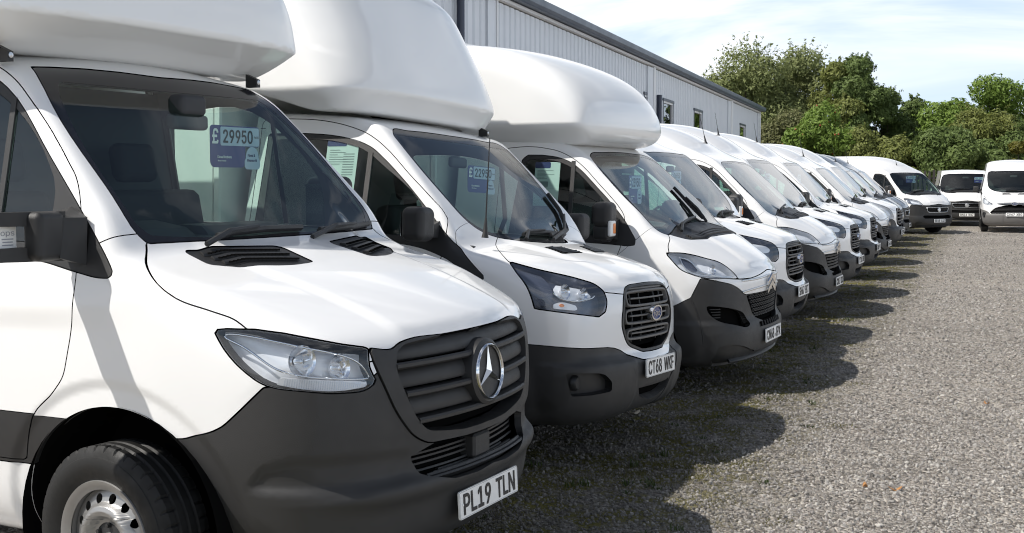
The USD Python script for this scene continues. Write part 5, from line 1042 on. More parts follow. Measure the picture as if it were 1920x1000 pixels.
look('stone', {'o': ('object_info', {}), 'r': ('rgb_ramp', {'ramp': [(0.0, (0.130, 0.120, 0.110)), (0.3, (0.235, 0.221, 0.204)), (0.62, (0.338, 0.320, 0.298)), (0.88, (0.44, 0.42, 0.39)), (1.0, (0.52, 0.49, 0.45))]}), 'c': ('texture_coordinate', {}), 'n': ('noise_texture', {'scale': 2.5, 'detail': 4.0}), 'b': ('bump', {'strength': 0.4, 'distance': 0.2}), 'p': ('principled_bsdf', {'roughness': 0.8, 'specular_ior_level': 0.3}),
    'xyz': ('separate_xyz', {}), 'a': ('math', {'math_type': 'multiply_add', 'value2': -0.39, 'value3': 2.03}), 'q': ('math', {'math_type': 'add'}), 'qa': ('math', {'math_type': 'add', 'value2': 0.25}), 'qb': ('math', {'math_type': 'absolute'}), 'band': ('map_range', {'from_min': 0.35, 'from_max': 1.35, 'to_min': 0.62, 'to_max': 0.0, 'clamp': True}), 'dk': ('mix_color', {'b': (0.070, 0.064, 0.052)})},  # band and dk darken stones near the vans: shade painted in for contrast
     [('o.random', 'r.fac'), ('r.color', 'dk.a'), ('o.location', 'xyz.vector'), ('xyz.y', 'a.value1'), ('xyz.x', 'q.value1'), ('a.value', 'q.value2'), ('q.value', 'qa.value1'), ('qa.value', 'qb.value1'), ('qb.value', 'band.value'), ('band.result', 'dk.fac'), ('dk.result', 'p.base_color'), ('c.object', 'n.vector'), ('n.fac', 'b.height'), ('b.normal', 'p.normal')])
def leafy(name, c1, c2, c3):
    look(name, {'g': ('geometry', {}), 'n': ('noise_texture', {'scale': 0.55, 'detail': 4.0}), 'm': ('mix_float', {'fac': 0.55}), 'r': ('rgb_ramp', {'ramp': [(0.25, c1), (0.5, c2), (0.78, c3)]}),
                'd': ('principled_bsdf', {'roughness': 0.55, 'specular_ior_level': 0.3}), 't': ('translucent_bsdf', {}), 'mx': ('mix_closure', {'fac': 0.30})},
         [('g.position', 'n.vector'), ('n.fac', 'm.a'), ('g.random_per_island', 'm.b'), ('m.result', 'r.fac'), ('r.color', 'd.base_color'), ('r.color', 't.color'), ('d.BSDF', 'mx.closure1'), ('t.BSDF', 'mx.closure2')], surface='mx.closure')
leafy('leaf_willow', (0.210, 0.240, 0.093), (0.348, 0.363, 0.153), (0.546, 0.526, 0.241))
leafy('leaf_dark', (0.125, 0.174, 0.051), (0.226, 0.291, 0.083), (0.394, 0.462, 0.137))
leafy('leaf_bright', (0.154, 0.229, 0.042), (0.265, 0.363, 0.074), (0.421, 0.506, 0.122))
leafy('leaf_olive', (0.177, 0.201, 0.056), (0.297, 0.315, 0.090), (0.446, 0.443, 0.144))
leafy('leaf_brown', (0.141, 0.147, 0.060), (0.230, 0.230, 0.096), (0.324, 0.319, 0.142))
leafy('leaf_yellow', (0.120, 0.115, 0.018), (0.210, 0.185, 0.030), (0.300, 0.250, 0.050))
leafy('grass_blade', (0.045, 0.065, 0.016), (0.080, 0.105, 0.026), (0.130, 0.150, 0.050))
plain('berry', (0.32, 0.06, 0.025), 0.4); plain('dry_leaf', (0.34, 0.17, 0.06), 0.8); plain('pale_leaf', (0.50, 0.45, 0.36), 0.8)
worn('bark', (0.085, 0.068, 0.052), (0.055, 0.045, 0.036), 0.9, 9.0, 0.6, 40.0)

def gz(x, y):
    p = np.stack([np.asarray(x, float) * 0.9, np.asarray(y, float) * 0.9, 0 * np.asarray(x, float)], -1)
    return 0.035 * (meshkit.fbm(p, 3, 5) - 0.5) + 0.017 * (meshkit.noise(p * 7, 9) - 0.5)
ys = np.r_[-30, -15, -5, 0, 2, np.geomspace(3.5, 70, 260), 90, 130, 200, 400, 900]
tx = np.r_[-6, -3, -1.5, -1.0, np.linspace(-0.62, 0.62, 190), 1.0, 1.5, 3, 6]
Y, X = np.meshgrid(ys, tx, indexing='ij'); X = X * (np.maximum(np.abs(Y), 4.0) + 2.0) + 0.1 * Y
Z = np.where((Y > 2) & (Y < 75), gz(X, Y), 0) * sstep(2, 4, Y) * sstep(75, 60, Y)
i, j = np.meshgrid(np.arange(len(ys) - 1), np.arange(len(tx) - 1), indexing='ij'); n = len(tx)
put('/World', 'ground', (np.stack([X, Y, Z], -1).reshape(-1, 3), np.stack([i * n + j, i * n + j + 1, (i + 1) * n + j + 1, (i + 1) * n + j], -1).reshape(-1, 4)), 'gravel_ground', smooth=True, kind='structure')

def instancer(path, protos, mats, P, S, rs, kind='stuff'):
    pi = UsdGeom.PointInstancer.Define(stage, path); tg = []
    for k, m in enumerate(protos):
        q = usdkit.mesh(stage, f'{path}/stone_{k:03d}', m, _M[mats[k]], smooth=False); tg.append(q.GetPath())
    pi.CreatePrototypesRel().SetTargets(tg); N = len(P); a = rs.rand(N, 3)
    q = np.stack([np.sqrt(1 - a[:, 0]) * np.sin(2 * np.pi * a[:, 1]), np.sqrt(1 - a[:, 0]) * np.cos(2 * np.pi * a[:, 1]), np.sqrt(a[:, 0]) * np.sin(2 * np.pi * a[:, 2]), np.sqrt(a[:, 0]) * np.cos(2 * np.pi * a[:, 2])], 1)
    pi.CreatePositionsAttr(Vt.Vec3fArray.FromNumpy(P.astype(np.float32))); pi.CreateScalesAttr(Vt.Vec3fArray.FromNumpy(S.astype(np.float32)))
    pi.CreateOrientationsAttr(Vt.QuathArray([Gf.Quath(float(w), float(x), float(y), float(z)) for x, y, z, w in q])); pi.CreateProtoIndicesAttr(Vt.IntArray.FromNumpy(rs.randint(0, len(protos), N).astype(np.int32)))
    data(pi.GetPrim(), kind=kind); return pi
rs = np.random.RandomState(7); protos = []
for k in range(7):
    m = trimesh.creation.icosphere(1, 1.0); v = np.array(m.vertices); v *= (0.72 + 0.56 * rs.rand(len(v)))[:, None] * [1.0, 0.55 + 0.4 * rs.rand(), 0.45 + 0.3 * rs.rand()]; protos.append((v, np.asarray(m.faces)))
PP, SS = [], []
for d0, d1, dens, s0, s1 in ((4.2, 6.5, 2300, 0.0045, 0.013), (6.5, 9, 1900, 0.0045, 0.014), (9, 13, 820, 0.006, 0.016), (13, 19, 330, 0.008, 0.019), (19, 28, 120, 0.010, 0.022), (28, 42, 36, 0.013, 0.026)):
    xl, xh = -0.16 * d0, 0.47 * d1; N = int(dens * (d1 - d0) * (xh - xl)); x = xl + rs.rand(N) * (xh - xl); y = d0 + rs.rand(N) * (d1 - d0)
    q = x + 0.1 - 0.39 * (y - 4.96); ok = (x < 0.46 * y) & (x > -0.15 * y) & ((q > -2.2) | (y < 5)); x, y = x[ok], y[ok]
    s = s0 + (s1 - s0) * rs.rand(len(x)) ** 3.0; PP.append(np.stack([x, y, gz(x, y) + 0.25 * s], 1)); SS.append(np.repeat(s[:, None], 3, 1) * (0.8 + 0.4 * rs.rand(len(x), 3)))
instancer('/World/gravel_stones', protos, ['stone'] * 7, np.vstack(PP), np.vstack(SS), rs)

def blades(P, H, n, spread, rs, wid=0.004):
    """grass tufts: n bent blades at each point"""
    N = len(P) * n; b = np.repeat(P, n, 0) + np.c_[rs.normal(0, spread, (N, 2)), np.zeros(N)]; h = np.repeat(H, n) * (0.5 + 0.7 * rs.rand(N)); a = rs.rand(N) * 2 * np.pi
    o = np.stack([np.cos(a), np.sin(a), 0 * a], 1); sd = np.stack([-np.sin(a), np.cos(a), 0 * a], 1) * wid; mid = b + o * (0.25 * h)[:, None] + [0, 0, 1] * (0.62 * h)[:, None]; tip = b + o * (0.8 * h)[:, None] + [0, 0, 1] * (0.85 * h)[:, None]
    V = np.stack([b - sd, b + sd, mid + 0.7 * sd, mid - 0.7 * sd, tip], 1).reshape(-1, 3); k = 5 * np.arange(N)[:, None]
    return V, np.vstack([k + [0, 1, 2], k + [0, 2, 3], k + [3, 2, 4]])
t = rs.rand(170); yy = 4.9 + 17 * t ** 1.7; xx = -0.1 + 0.39 * (yy - 4.96) + rs.normal(0.15, 0.40, 170); ok = (np.arange(170) < 80) & (meshkit.fbm(np.stack([xx * 1.3, yy * 1.3, 0 * xx], 1), 3, 4) > 0.45) & (xx < 0.40 * yy) & (xx + 0.1 - 0.39 * (yy - 4.96) < 0.9)
put('/World', 'weed_tufts', blades(np.stack([xx, yy, gz(xx, yy)], 1)[ok], 0.018 + 0.05 * rs.rand(ok.sum()) ** 2, 16, 0.022, rs), 'grass_blade', kind='stuff')
# moss among the stones: clumps of very short soft shoots
leafy('moss_shoot', (0.095, 0.088, 0.020), (0.190, 0.168, 0.040), (0.290, 0.240, 0.075))
t = rs.rand(620); yy = 4.9 + 19 * t ** 1.5; xx = -0.1 + 0.39 * (yy - 4.96) + rs.normal(0.05, 0.36, 620); keep = meshkit.fbm(np.stack([xx * 1.3, yy * 1.3, 0 * xx], 1), 3, 4) > 0.47
put('/World', 'moss_patches', blades(np.stack([xx, yy, gz(xx, yy) + 0.004], 1)[keep], 0.005 + 0.008 * rs.rand(keep.sum()), 90, 0.055, rs, 0.0026), 'moss_shoot', kind='stuff')

# ------------------------------------------------------------------ the shed behind the vans
worn('cladding_grey', (0.66, 0.68, 0.71), (0.62, 0.64, 0.67), 0.42, 1.2, r2=0.52, metallic=0.0)
worn('cladding_light', (0.74, 0.74, 0.74), (0.70, 0.70, 0.70), 0.45, 1.5, r2=0.55)
worn('gutter_blue', (0.050, 0.068, 0.095), (0.040, 0.054, 0.078), 0.35, 2.0, r2=0.45)
plain('frame_navy', (0.030, 0.038, 0.062), 0.35); worn('roof_sheet', (0.20, 0.21, 0.23), (0.17, 0.18, 0.20), 0.6, 1.0)
WA, WD, HE = np.array([0.255, 29.708, 0.0]), np.array([0.31071, 0.9505, 0.0]), 6.0
BLD = thing('metal_shed', WA, -math.degrees(math.atan2(WD[0], WD[1])), 'long grey metal clad industrial shed with blue gutter behind the row of vans', 'shed')
# local frame: y along the wall away from the camera, +x towards the yard
S0, S1, PITCH_R = -22.0, 47.3, 0.40
wins = [(-6.4, -4.78), (13.95, 15.0), (17.35, 19.45), (24.15, 26.35), (38.7, 41.0), (1.5, 3.6), (8.0, 10.1)]
joints = [(-4.66, 'dark'), (-2.1, 'step'), (15.3, 'white'), (34.9, 'both'), (47.2, 'white')]
def rib_panel(a, b, z0, z1):
    n = max(1, int(round((b - a) / PITCH_R))); w = (b - a) / n; y, x = [], []
    for k in range(n): y += [a + w * (k + f) for f in (0.0, 0.62, 0.72, 0.90)]; x += [0.0, 0.0, -0.045, -0.045]
    y.append(b); x.append(0.0); y, x = np.array(y), np.array(x); m = len(y); V = np.vstack([np.stack([x, y, 0 * y + z0], 1), np.stack([x, y, 0 * y + z1], 1)]); i = np.arange(m - 1)
    return V, np.vstack([np.stack([i, i + 1, m + i + 1], 1), np.stack([i, m + i + 1, m + i], 1)])
cuts = sorted({S0, S1, *[w for ab in wins for w in ab], *[s for s, _ in joints]}); zb, zt = 0.0, HE - 0.30
for a, b in zip(cuts[:-1], cuts[1:]):
    iswin = any(abs(a - w[0]) < 1e-6 for w in wins); k = max(1, int(round((b - a) / 4.0)))
    for q in range(k):
        u, v = a + (b - a) * q / k, a + (b - a) * (q + 1) / k
        for z0, z1 in (((zb, 2.9), (4.75, zt)) if iswin else ((zb, zt),)): put(BLD, 'cladding_panel', rib_panel(u, v, z0, z1), 'cladding_grey')
for a, b in wins:
    W = put(BLD, 'window', cat(box(-0.10, 0.015, a, a + 0.10, 2.9, 4.75), box(-0.10, 0.015, b - 0.10, b, 2.9, 4.75), box(-0.10, 0.030, a - 0.02, b + 0.02, 4.67, 4.77), box(-0.10, 0.05, a - 0.02, b + 0.02, 2.84, 2.93)), 'frame_navy')
    put(W, 'pane', box(-0.062, -0.05, a + 0.17, b - 0.17, 3.0, 4.6), 'window_glass'); put(W, 'sash', cat(box(-0.075, 0.0, a + 0.10, a + 0.17, 2.93, 4.67), box(-0.075, 0.0, b - 0.17, b - 0.10, 2.93, 4.67), box(-0.075, 0.0, a + 0.17, b - 0.17, 4.60, 4.67), box(-0.075, 0.0, a + 0.17, b - 0.17, 2.93, 3.0)), 'cladding_light')
    put(W, 'room_dark', box(-0.9, -0.88, a - 0.3, b + 0.3, 2.7, 4.9), 'shadow_black')
for s, kind in joints:
    if kind in ('white', 'both'): put(BLD, 'joint_cover', box(-0.02, 0.09, s - 0.02, s + 0.55 if kind == 'both' else s + 0.30, 0.0, zt + 0.04, 0.015), 'cladding_light')
    if kind in ('white', 'both'): put(BLD, 'joint_return', box(-0.02, 0.055, s - 0.95, s - 0.025, 0.0, zt - 0.01), 'cladding_grey')
    if kind == 'step': put(BLD, 'joint_cover', box(-0.02, 0.07, s, s + 0.10, 0.0, zt), 'cladding_light'); put(BLD, 'joint_return', box(-0.02, 0.045, s - 0.55, s - 0.004, 0.0, zt - 0.01), 'cladding_grey')
    if kind == 'dark': put(BLD, 'downpipe', tube(np.array([[0.12, s + 0.1, 0.0], [0.12, s + 0.1, 2.5], [0.12, s + 0.1, zt + 0.1]]), 0.085, 12), 'frame_navy', smooth=40)
put(BLD, 'downpipe', tube(np.array([[0.14, 15.95, 0.0], [0.14, 15.95, 2.5], [0.14, 15.95, 4.78]]), 0.10, 12), 'frame_navy', smooth=40)
put(BLD, 'eaves_flashing', box(-0.05, 0.10, S0, S1 + 0.06, zt + 0.045, zt + 0.115, 0.01), 'cladding_light')
gut = rpoly([(0.02, HE - 0.16), (0.30, HE - 0.18), (0.36, HE - 0.10), (0.37, HE + 0.06), (0.30, HE + 0.08), (0.02, HE + 0.10)], 0.03)
put(BLD, 'gutter', prism(gut, S0, S1 + 0.45, (0, 2, 1)), 'gutter_blue', smooth=40)
put(BLD, 'roof', hull([(0.02, S0, HE + 0.105), (0.02, S1 + 0.2, HE + 0.105), (-12, S0, HE + 1.0), (-12, S1 + 0.2, HE + 1.0), (-0.1, S0, HE), (-0.1, S1 + 0.2, HE), (-12, S0, HE + 0.85), (-12, S1 + 0.2, HE + 0.85)]), 'roof_sheet')
put(BLD, 'end_wall', box(-24, -0.06, S1 - 0.05, S1 + 0.04, 0.0, HE - 0.05), 'cladding_grey')
put(BLD, 'end_wall', box(-24, -0.06, S0 - 0.04, S0 + 0.05, 0.0, HE - 0.05), 'cladding_grey')

# ------------------------------------------------------------------ trees beyond the yard
def tree(name, loc, H, R, leaf, label, n=9000, size=0.125, seed=0, low=0.12, lobes=16, wisps=0, cat_='tree', group=None, squash=1.0, berries=0):
    rs = np.random.RandomState(seed); T = thing(name, loc, 0, label, cat_, group)
    c = []
    for k in range(lobes):
        for _ in range(30):
            p = rs.uniform(-1, 1, 3)
            if np.linalg.norm(p) < 1: break
        zc = H * (0.5 + low / 2) + p[2] * H * (0.5 - low / 2) * 0.80; wz_ = 1 - 0.35 * abs(p[2]); c.append([p[0] * R * 0.72 * wz_, p[1] * R * 0.72 * wz_, zc, (0.26 + 0.20 * rs.rand()) * R])
    c = np.array(c); zmax = (c[:, 2] + c[:, 3] * 0.8).max(); c[:, 2] *= (H / zmax) if zmax > 0 else 1; c[:, 2] = np.maximum(c[:, 2], c[:, 3] * 0.6)
    pr = c[:, 3] ** 2; k = rs.choice(len(c), int(2.6 * n), p=pr / pr.sum()); n = len(k); d = unit(rs.normal(size=(n, 3))); rad = c[k, 3] * (0.55 + 0.5 * rs.rand(n) ** 0.6) * (0.85 + 0.45 * meshkit.noise(c[k, :3] * 3 + d * 3.2, seed))
    P = c[k, :3] + d * rad[:, None] * [1, 1, 0.82 * squash]
    if True:
        m = 3 * wisps + 40; kk = rs.choice(len(c), m); dd = unit(rs.normal(size=(m, 3)) + [0, 0, 0.5]); tt = rs.rand(m, 12); Q = c[kk, None, :3] + dd[:, None] * (c[kk, 3][:, None] * (0.95 + 0.5 * tt))[..., None] + rs.normal(0, 0.05, (m, 12, 3)); P = np.vstack([P, Q.reshape(-1, 3)])
    P = P[P[:, 2] > 0.15]; N = len(P); ctr = c[:, :3][np.argmin(((P[:, None] - c[None, :, :3]) ** 2).sum(-1), 1)]; nn = unit(unit(P - ctr) + 0.55 * rs.normal(size=(N, 3)) + [0, 0, 0.15]); a = unit(np.cross(nn, rs.normal(size=(N, 3)))); b = np.cross(nn, a); s = size * (0.55 + 0.8 * rs.rand(N))[:, None]
    V = np.stack([P - a * s, P + b * s * 0.42 + nn * s * 0.12, P + a * s, P - b * s * 0.42 + nn * s * 0.12], 1).reshape(-1, 3); q = 4 * np.arange(N)[:, None]
    put(T, 'crown', (V, np.vstack([q + [0, 1, 2], q + [0, 2, 3]])), leaf)
    tr = [tube(np.array([[0, 0, -0.1], [0.05 * R, 0.02, H * 0.25], [0.02, -0.05 * R, H * 0.55]]), [0.045 * R + 0.06, 0.035 * R + 0.04, 0.02 * R + 0.02], 8)]
    for x, y, z, r in c[:10]: tr.append(tube(np.array([[0.02 * R, 0, H * 0.25], [0.5 * x, 0.5 * y, 0.5 * (z + H * 0.3)], [x, y, z]]), [0.02 * R + 0.03, 0.015 * R + 0.02, 0.012], 5))
    put(T, 'trunk', cat(*tr), 'bark', smooth=50)
    if berries:
        kk = rs.choice(N, berries, replace=False); put(T, 'berry_clusters', cat(*[xf(trimesh.creation.icosphere(1, 0.055), t=P[i] + rs.normal(0, 0.05, 3)) for i in kk]), 'berry', kind='stuff')
    return T
def at_px(u, d): return ((u - 960) / 2300.0 * d, d, 0.0)
def hgt(v, d): return 1.7 + (338 - v) / 2300.0 * d
TG = 'trees beyond the yard'
for (nm, u, d, v, rpx, leaf, label, kw) in [
    ('tree', 1395, 92, 92, 78, 'leaf_willow', 'tall grey green feathery tree rising above the far end of the shed roof', dict(n=15000, wisps=260, lobes=20)),
    ('tree', 1492, 93, 94, 72, 'leaf_willow', 'grey green bushy tree right of the feathery one, above brown bush', dict(n=14000, wisps=120, lobes=18)),
    ('tree', 1560, 90, 116, 50, 'leaf_olive', 'olive green tree in the middle of the left clump', dict(n=9000, wisps=60)),
    ('tree', 1612, 89, 108, 44, 'leaf_dark', 'dark pointed tree at the right end of the left clump', dict(n=10000, wisps=80)),
    ('tree', 1660, 91, 172, 48, 'leaf_dark', 'lower dark tree sloping down beside the gap of sky', dict(n=9000, wisps=60)),
    ('tree', 1708, 93, 186, 34, 'leaf_dark', 'small dark green tree at the gap of sky', dict(n=6500, wisps=60)),
    ('tree', 1335, 96, 150, 36, 'leaf_olive', 'low yellowish tree just showing over the shed roof', dict(n=6000, wisps=40)),
    ('tree', 1858, 88, 146, 78, 'leaf_bright', 'large round bright green tree at the right of the picture', dict(n=18000, lobes=24, size=0.135)),
    ('tree', 1770, 87, 188, 56, 'leaf_bright', 'mid green tree left of the large round one', dict(n=11000)),
    ('tree', 1835, 82, 205, 52, 'leaf_olive', 'olive green tree in front of the large round one', dict(n=10000, wisps=40)),
    ('tree', 1900, 81, 225, 46, 'leaf_dark', 'dark green tree by the right edge below the large round one', dict(n=9000)),
    ('bush', 1462, 80, 208, 62, 'leaf_brown', 'brownish bush beside the far corner of the shed', dict(n=9000, low=0.0)),
    ('bush', 1535, 78, 200, 58, 'leaf_bright', 'bright green bush with red berries behind the panel vans', dict(n=10000, low=0.0, berries=110)),
    ('bush', 1618, 77, 238, 44, 'leaf_olive', 'yellow green rounded bush behind the panel vans', dict(n=8000, low=0.0)),
    ('bush', 1690, 76, 258, 46, 'leaf_olive', 'low olive bush under the gap of sky', dict(n=8000, low=0.0)),
    ('bush', 1765, 75, 238, 52, 'leaf_dark', 'large dark olive bush behind the van that faces the row', dict(n=10000, low=0.0)),
    ('bush', 1856, 76, 262, 48, 'leaf_dark', 'dark bush behind the two vans facing the camera', dict(n=8500, low=0.0)),
    ('bush', 1916, 74, 258, 22, 'leaf_yellow', 'golden yellow bush at the right edge of the picture', dict(n=3500, low=0.0, size=0.11)),
    ('bush', 1408, 84, 240, 50, 'leaf_dark', 'dark bush hidden behind the end of the shed', dict(n=6000, low=0.0)),
    ('bush', 1985, 84, 215, 60, 'leaf_bright', 'green bush just outside the right edge', dict(n=6000, low=0.0)),
    ('tree', 2080, 88, 170, 70, 'leaf_dark', 'dark tree outside the right edge', dict(n=7000)), ('bush', 2170, 82, 225, 66, 'leaf_olive', 'olive bush outside the right edge', dict(n=5000, low=0.0)),
    ('tree', 2280, 88, 180, 80, 'leaf_bright', 'second tree outside the right edge', dict(n=7000)), ('bush', 2400, 84, 215, 80, 'leaf_dark', 'last bush outside the right edge', dict(n=5000, low=0.0))]:
    tree(nm, at_px(u, d), hgt(v, d), 1.3 * rpx / 2300.0 * d, leaf, label, seed=int(u), **kw)
# shaded undergrowth that closes the hedge near the ground
rs = np.random.RandomState(21); N = 24000; x0 = rs.uniform(12, 66, N); y0 = 84 + rs.normal(0, 1.6, N); P = np.stack([x0, y0, 3.6 * rs.rand(N) ** 0.8 * (0.7 + 0.5 * meshkit.noise(np.stack([x0 * 0.4, 0 * x0, 0 * x0], 1)))], 1)
a = unit(rs.normal(size=(N, 3))); b = unit(np.cross(a, rs.normal(size=(N, 3)))); s = 0.3 * (0.6 + 0.7 * rs.rand(N))[:, None]; q = 4 * np.arange(N)[:, None]
put('/World', 'undergrowth', (np.stack([P - a * s, P + b * s * 0.5, P + a * s, P - b * s * 0.5], 1).reshape(-1, 3), np.vstack([q + [0, 1, 2], q + [0, 2, 3]])), 'leaf_dark', kind='stuff')
# dark pale fence along the far edge of the yard
worn('fence_wood', (0.040, 0.036, 0.032), (0.060, 0.052, 0.044), 0.8, 5.0)
FN = thing('pale_fence', (22.0, 60.5, 0), 0, 'dark upright pale fence along the far edge of the yard', 'fence')
for z in (0.5, 1.75): put(FN, 'rail', box(-4.6, 8.6, 0.03, 0.09, z, z + 0.09, 0.01), 'fence_wood')
for k in range(60): h = 2.1 + 0.06 * random.Random(k).random(); put(FN, 'pale', prism(sg.Polygon([(-4.6 + 0.22 * k, 0.02), (-4.49 + 0.22 * k, 0.02), (-4.49 + 0.22 * k, h), (-4.545 + 0.22 * k, h + 0.07), (-4.6 + 0.22 * k, h)]), -0.012, 0.012, (0, 2, 1)), 'fence_wood')
# fallen leaves and a scrap on the gravel
def ground_pt(u, v):
    th = math.radians(PITCH); d = np.array([(u - 960) / 2300.0, math.cos(th) - (v - 500) / 2300.0 * math.sin(th), -math.sin(th) - (v - 500) / 2300.0 * math.cos(th)]); return d * (1.7 / -d[2]) + [0, 0, 1.7]
for k, (u, v, s, m, lab) in enumerate([(1678, 922, 0.035, 'dry_leaf', 'orange brown dead leaf lying on the sunlit gravel near the bottom'), (1190, 778, 0.045, 'pale_leaf', 'pale curled leaf beside the second van bumper'), (1622, 916, 0.026, 'dry_leaf', 'small dry leaf left of the orange one on the gravel'), (1850, 760, 0.022, 'dry_leaf', 'tiny brown leaf on the open gravel at the right')]):
    g = ground_pt(u, v); rs = np.random.RandomState(k); a = np.arange(10) * 2 * np.pi / 10; r = s * (0.6 + 0.5 * np.abs(np.cos(a)) + 0.15 * rs.rand(10)); V = np.vstack([[[0, 0, 0.012]], np.stack([r * np.cos(a), 0.6 * r * np.sin(a), 0.02 + 0.012 * np.cos(2 * a)], 1)]); V2 = V + [0, 0, -0.0015]; i = np.arange(10); f = np.stack([0 * i, 1 + i, 1 + (i + 1) % 10], 1)
    x = thing('fallen_leaf', (g[0], g[1], 0), 40 * k, lab, 'leaf', None); put(x, 'blade', cat((V, f), (V2, f[:, ::-1])), m); put(x, 'stalk', tube(np.array([[s * 0.9, 0, 0.02], [s * 1.5, 0.004, 0.008]]), 0.0014, 4), m)
# ------------------------------------------------------------------ the vans
ROW = 'vans parked side by side in the row'
def tagv(T, label, group=ROW): data(stage.GetPrimAtPath(T), label, 'van', group)
def bracket(T, pts):
    for x, y, z in pts: p = put(T, 'pod_bracket', hull([(x + a, y + b, z + c) for a in (-0.04, 0.03) for b in (-0.015, 0.015) for c in (-0.02, 0.02 if a > 0 else 0.05)]), 'black_plastic'); put(p, 'bracket_bolt', xf(lathe([(0, 0.03), (0.012, 0.028), (0.014, 0.0)], 10, 0), t=(x + 0.005, y, z + 0.005)), 'satin_metal', smooth=40)

T1, F1 = build_first_van((-0.104, 4.96, 0), -26.0)
tagv(T1, 'white box van nearest the camera, with a three-pointed star on its dark grille')
FP1 = pod_field([(-3.4, 2.255), (-2.5, 2.255), (-2.05, 2.240), (-1.88, 2.226), (-1.80, 2.236), (-1.68, 2.285), (-1.555, 2.352), (-1.535, 2.362), (-1.53, 2.366), (-1.525, 2.375), (-1.526, 2.40), (-1.54, 2.55), (-1.60, 2.72), (-1.72, 2.83), (-1.95, 2.90), (-2.3, 2.93), (-2.8, 2.94), (-3.4, 2.94)],
    lambda x, z: 1.09 - 0.05 * sstep(-1.9, -1.2, x) - 0.07 * sstep(2.37, 2.22, z), lambda y, z: 0.06 * y ** 2 + 0.06 * y ** 6, lambda x, z: np.interp(z, [2.2, 2.38, 2.6, 3.0], [0.10, 0.16, 0.28, 0.36]))
pod(T1, FP1, 2.1, 3.35, h=0.026); box_body(T1, -2.62, -6.2, 1.09, 0.80, 2.94); bracket(T1, [(-1.78, -0.80, 2.20), (-1.76, 0.78, 2.20)])
wheels_rear = [wheel(T1, -4.7, s * 0.86, 0.355, s, R=0.350, seg=24) for s in (-1, 1)]

FT = f_transit(); GRP = [(-0.4, 1.055), (0.18, 1.055), (0.262, 1.050), (0.318, 1.032), (0.343, 1.003), (0.378, 0.901), (0.386, 0.81), (0.365, 0.757), (0.318, 0.695), (0.284, 0.677), (-0.4, 0.678)]
ST = dict(TRANSIT); ST['cuts'] = {'grille': area(GRP, 'wrap', 0.01)}
T2 = thing('luton_van', (0.924, 7.618, 0), -26.5); UsdGeom.Xformable(stage.GetPrimAtPath(T2)).AddRotateXOp().Set(-2.3)
tagv(T2, 'white box van with a slatted oval-badged grille, second in the row')
R2 = cab(T2, 'transit', FT, ST, -2.5, 0.02, 2.25); transit_face(T2, FT, R2, 'CT68 WKF')
FP2 = pod_field([(-3.4, 2.14), (-2.5, 2.15), (-2.3, 2.20), (-2.08, 2.20), (-1.93, 2.13), (-1.78, 2.09), (-1.62, 2.09), (-1.595, 2.10), (-1.59, 2.105), (-1.515, 2.215), (-1.51, 2.222), (-1.505, 2.24), (-1.53, 2.32), (-1.625, 2.52), (-1.73, 2.72), (-1.81, 2.88), (-1.88, 3.00), (-2.0, 3.09), (-2.2, 3.16), (-2.5, 3.21), (-2.9, 3.23), (-3.4, 3.23)],
    lambda x, z: 1.075 - 0.020 * sstep(0.0, 0.045, z - np.interp(x, [-2.45, -2.25, -2.18, -2.10, -2.04, -1.94, -1.82, -1.70], [3.3, 2.86, 2.71, 2.59, 2.53, 2.46, 2.42, 2.39])) * sstep(-1.66, -1.80, x) - 0.09 * sstep(2.235, 2.11, z) - 0.10 * sstep(2.85, 3.2, z), lambda y, z: 0.05 + 0.05 * y ** 2 + 0.15 * y ** 6, lambda x, z: np.interp(z, [2.1, 2.26, 2.6, 3.0], [0.08, 0.16, 0.26, 0.32]))
pod(T2, FP2, 2.0, 3.35, h=0.026); box_body(T2, -2.62, -6.2, 1.07, 0.80, 3.23); bracket(T2, [(-1.66, 0.72, 2.07)])
side_mirrors(T2, FT, -1.09, 1.30, 1.50, 'square'); wipers(T2, FT, [[(-0.24, 1.330), (-0.17, 1.343), (0.20, 1.347), (0.50, 1.332)], [(0.15, 1.325), (0.62, 1.36), (0.74, 1.50), (0.77, 1.62)]]); wheels(T2, -0.985, 0.35, -4.6)
whip(T2, (-0.84, -0.80, 1.345), (-0.82, -0.80, 1.92)); bc = on_top(FT, [-2.02], [-0.12])[0]
put(T2, 'roof_lamp', xf(lathe([(0, 0.085), (0.03, 0.078), (0.055, 0.05), (0.062, 0.015), (0.085, 0.0), (0.09, -0.01)], 20, 2), t=bc), 'black_plastic', smooth=40)
price_sticker(T2, FT, -0.06, 0.34, 1.80, 1.62, '22950', x_flat=-1.36); window_sheet(T2, FT, -1.935, -1.70, 1.60, 1.925, photo=False)

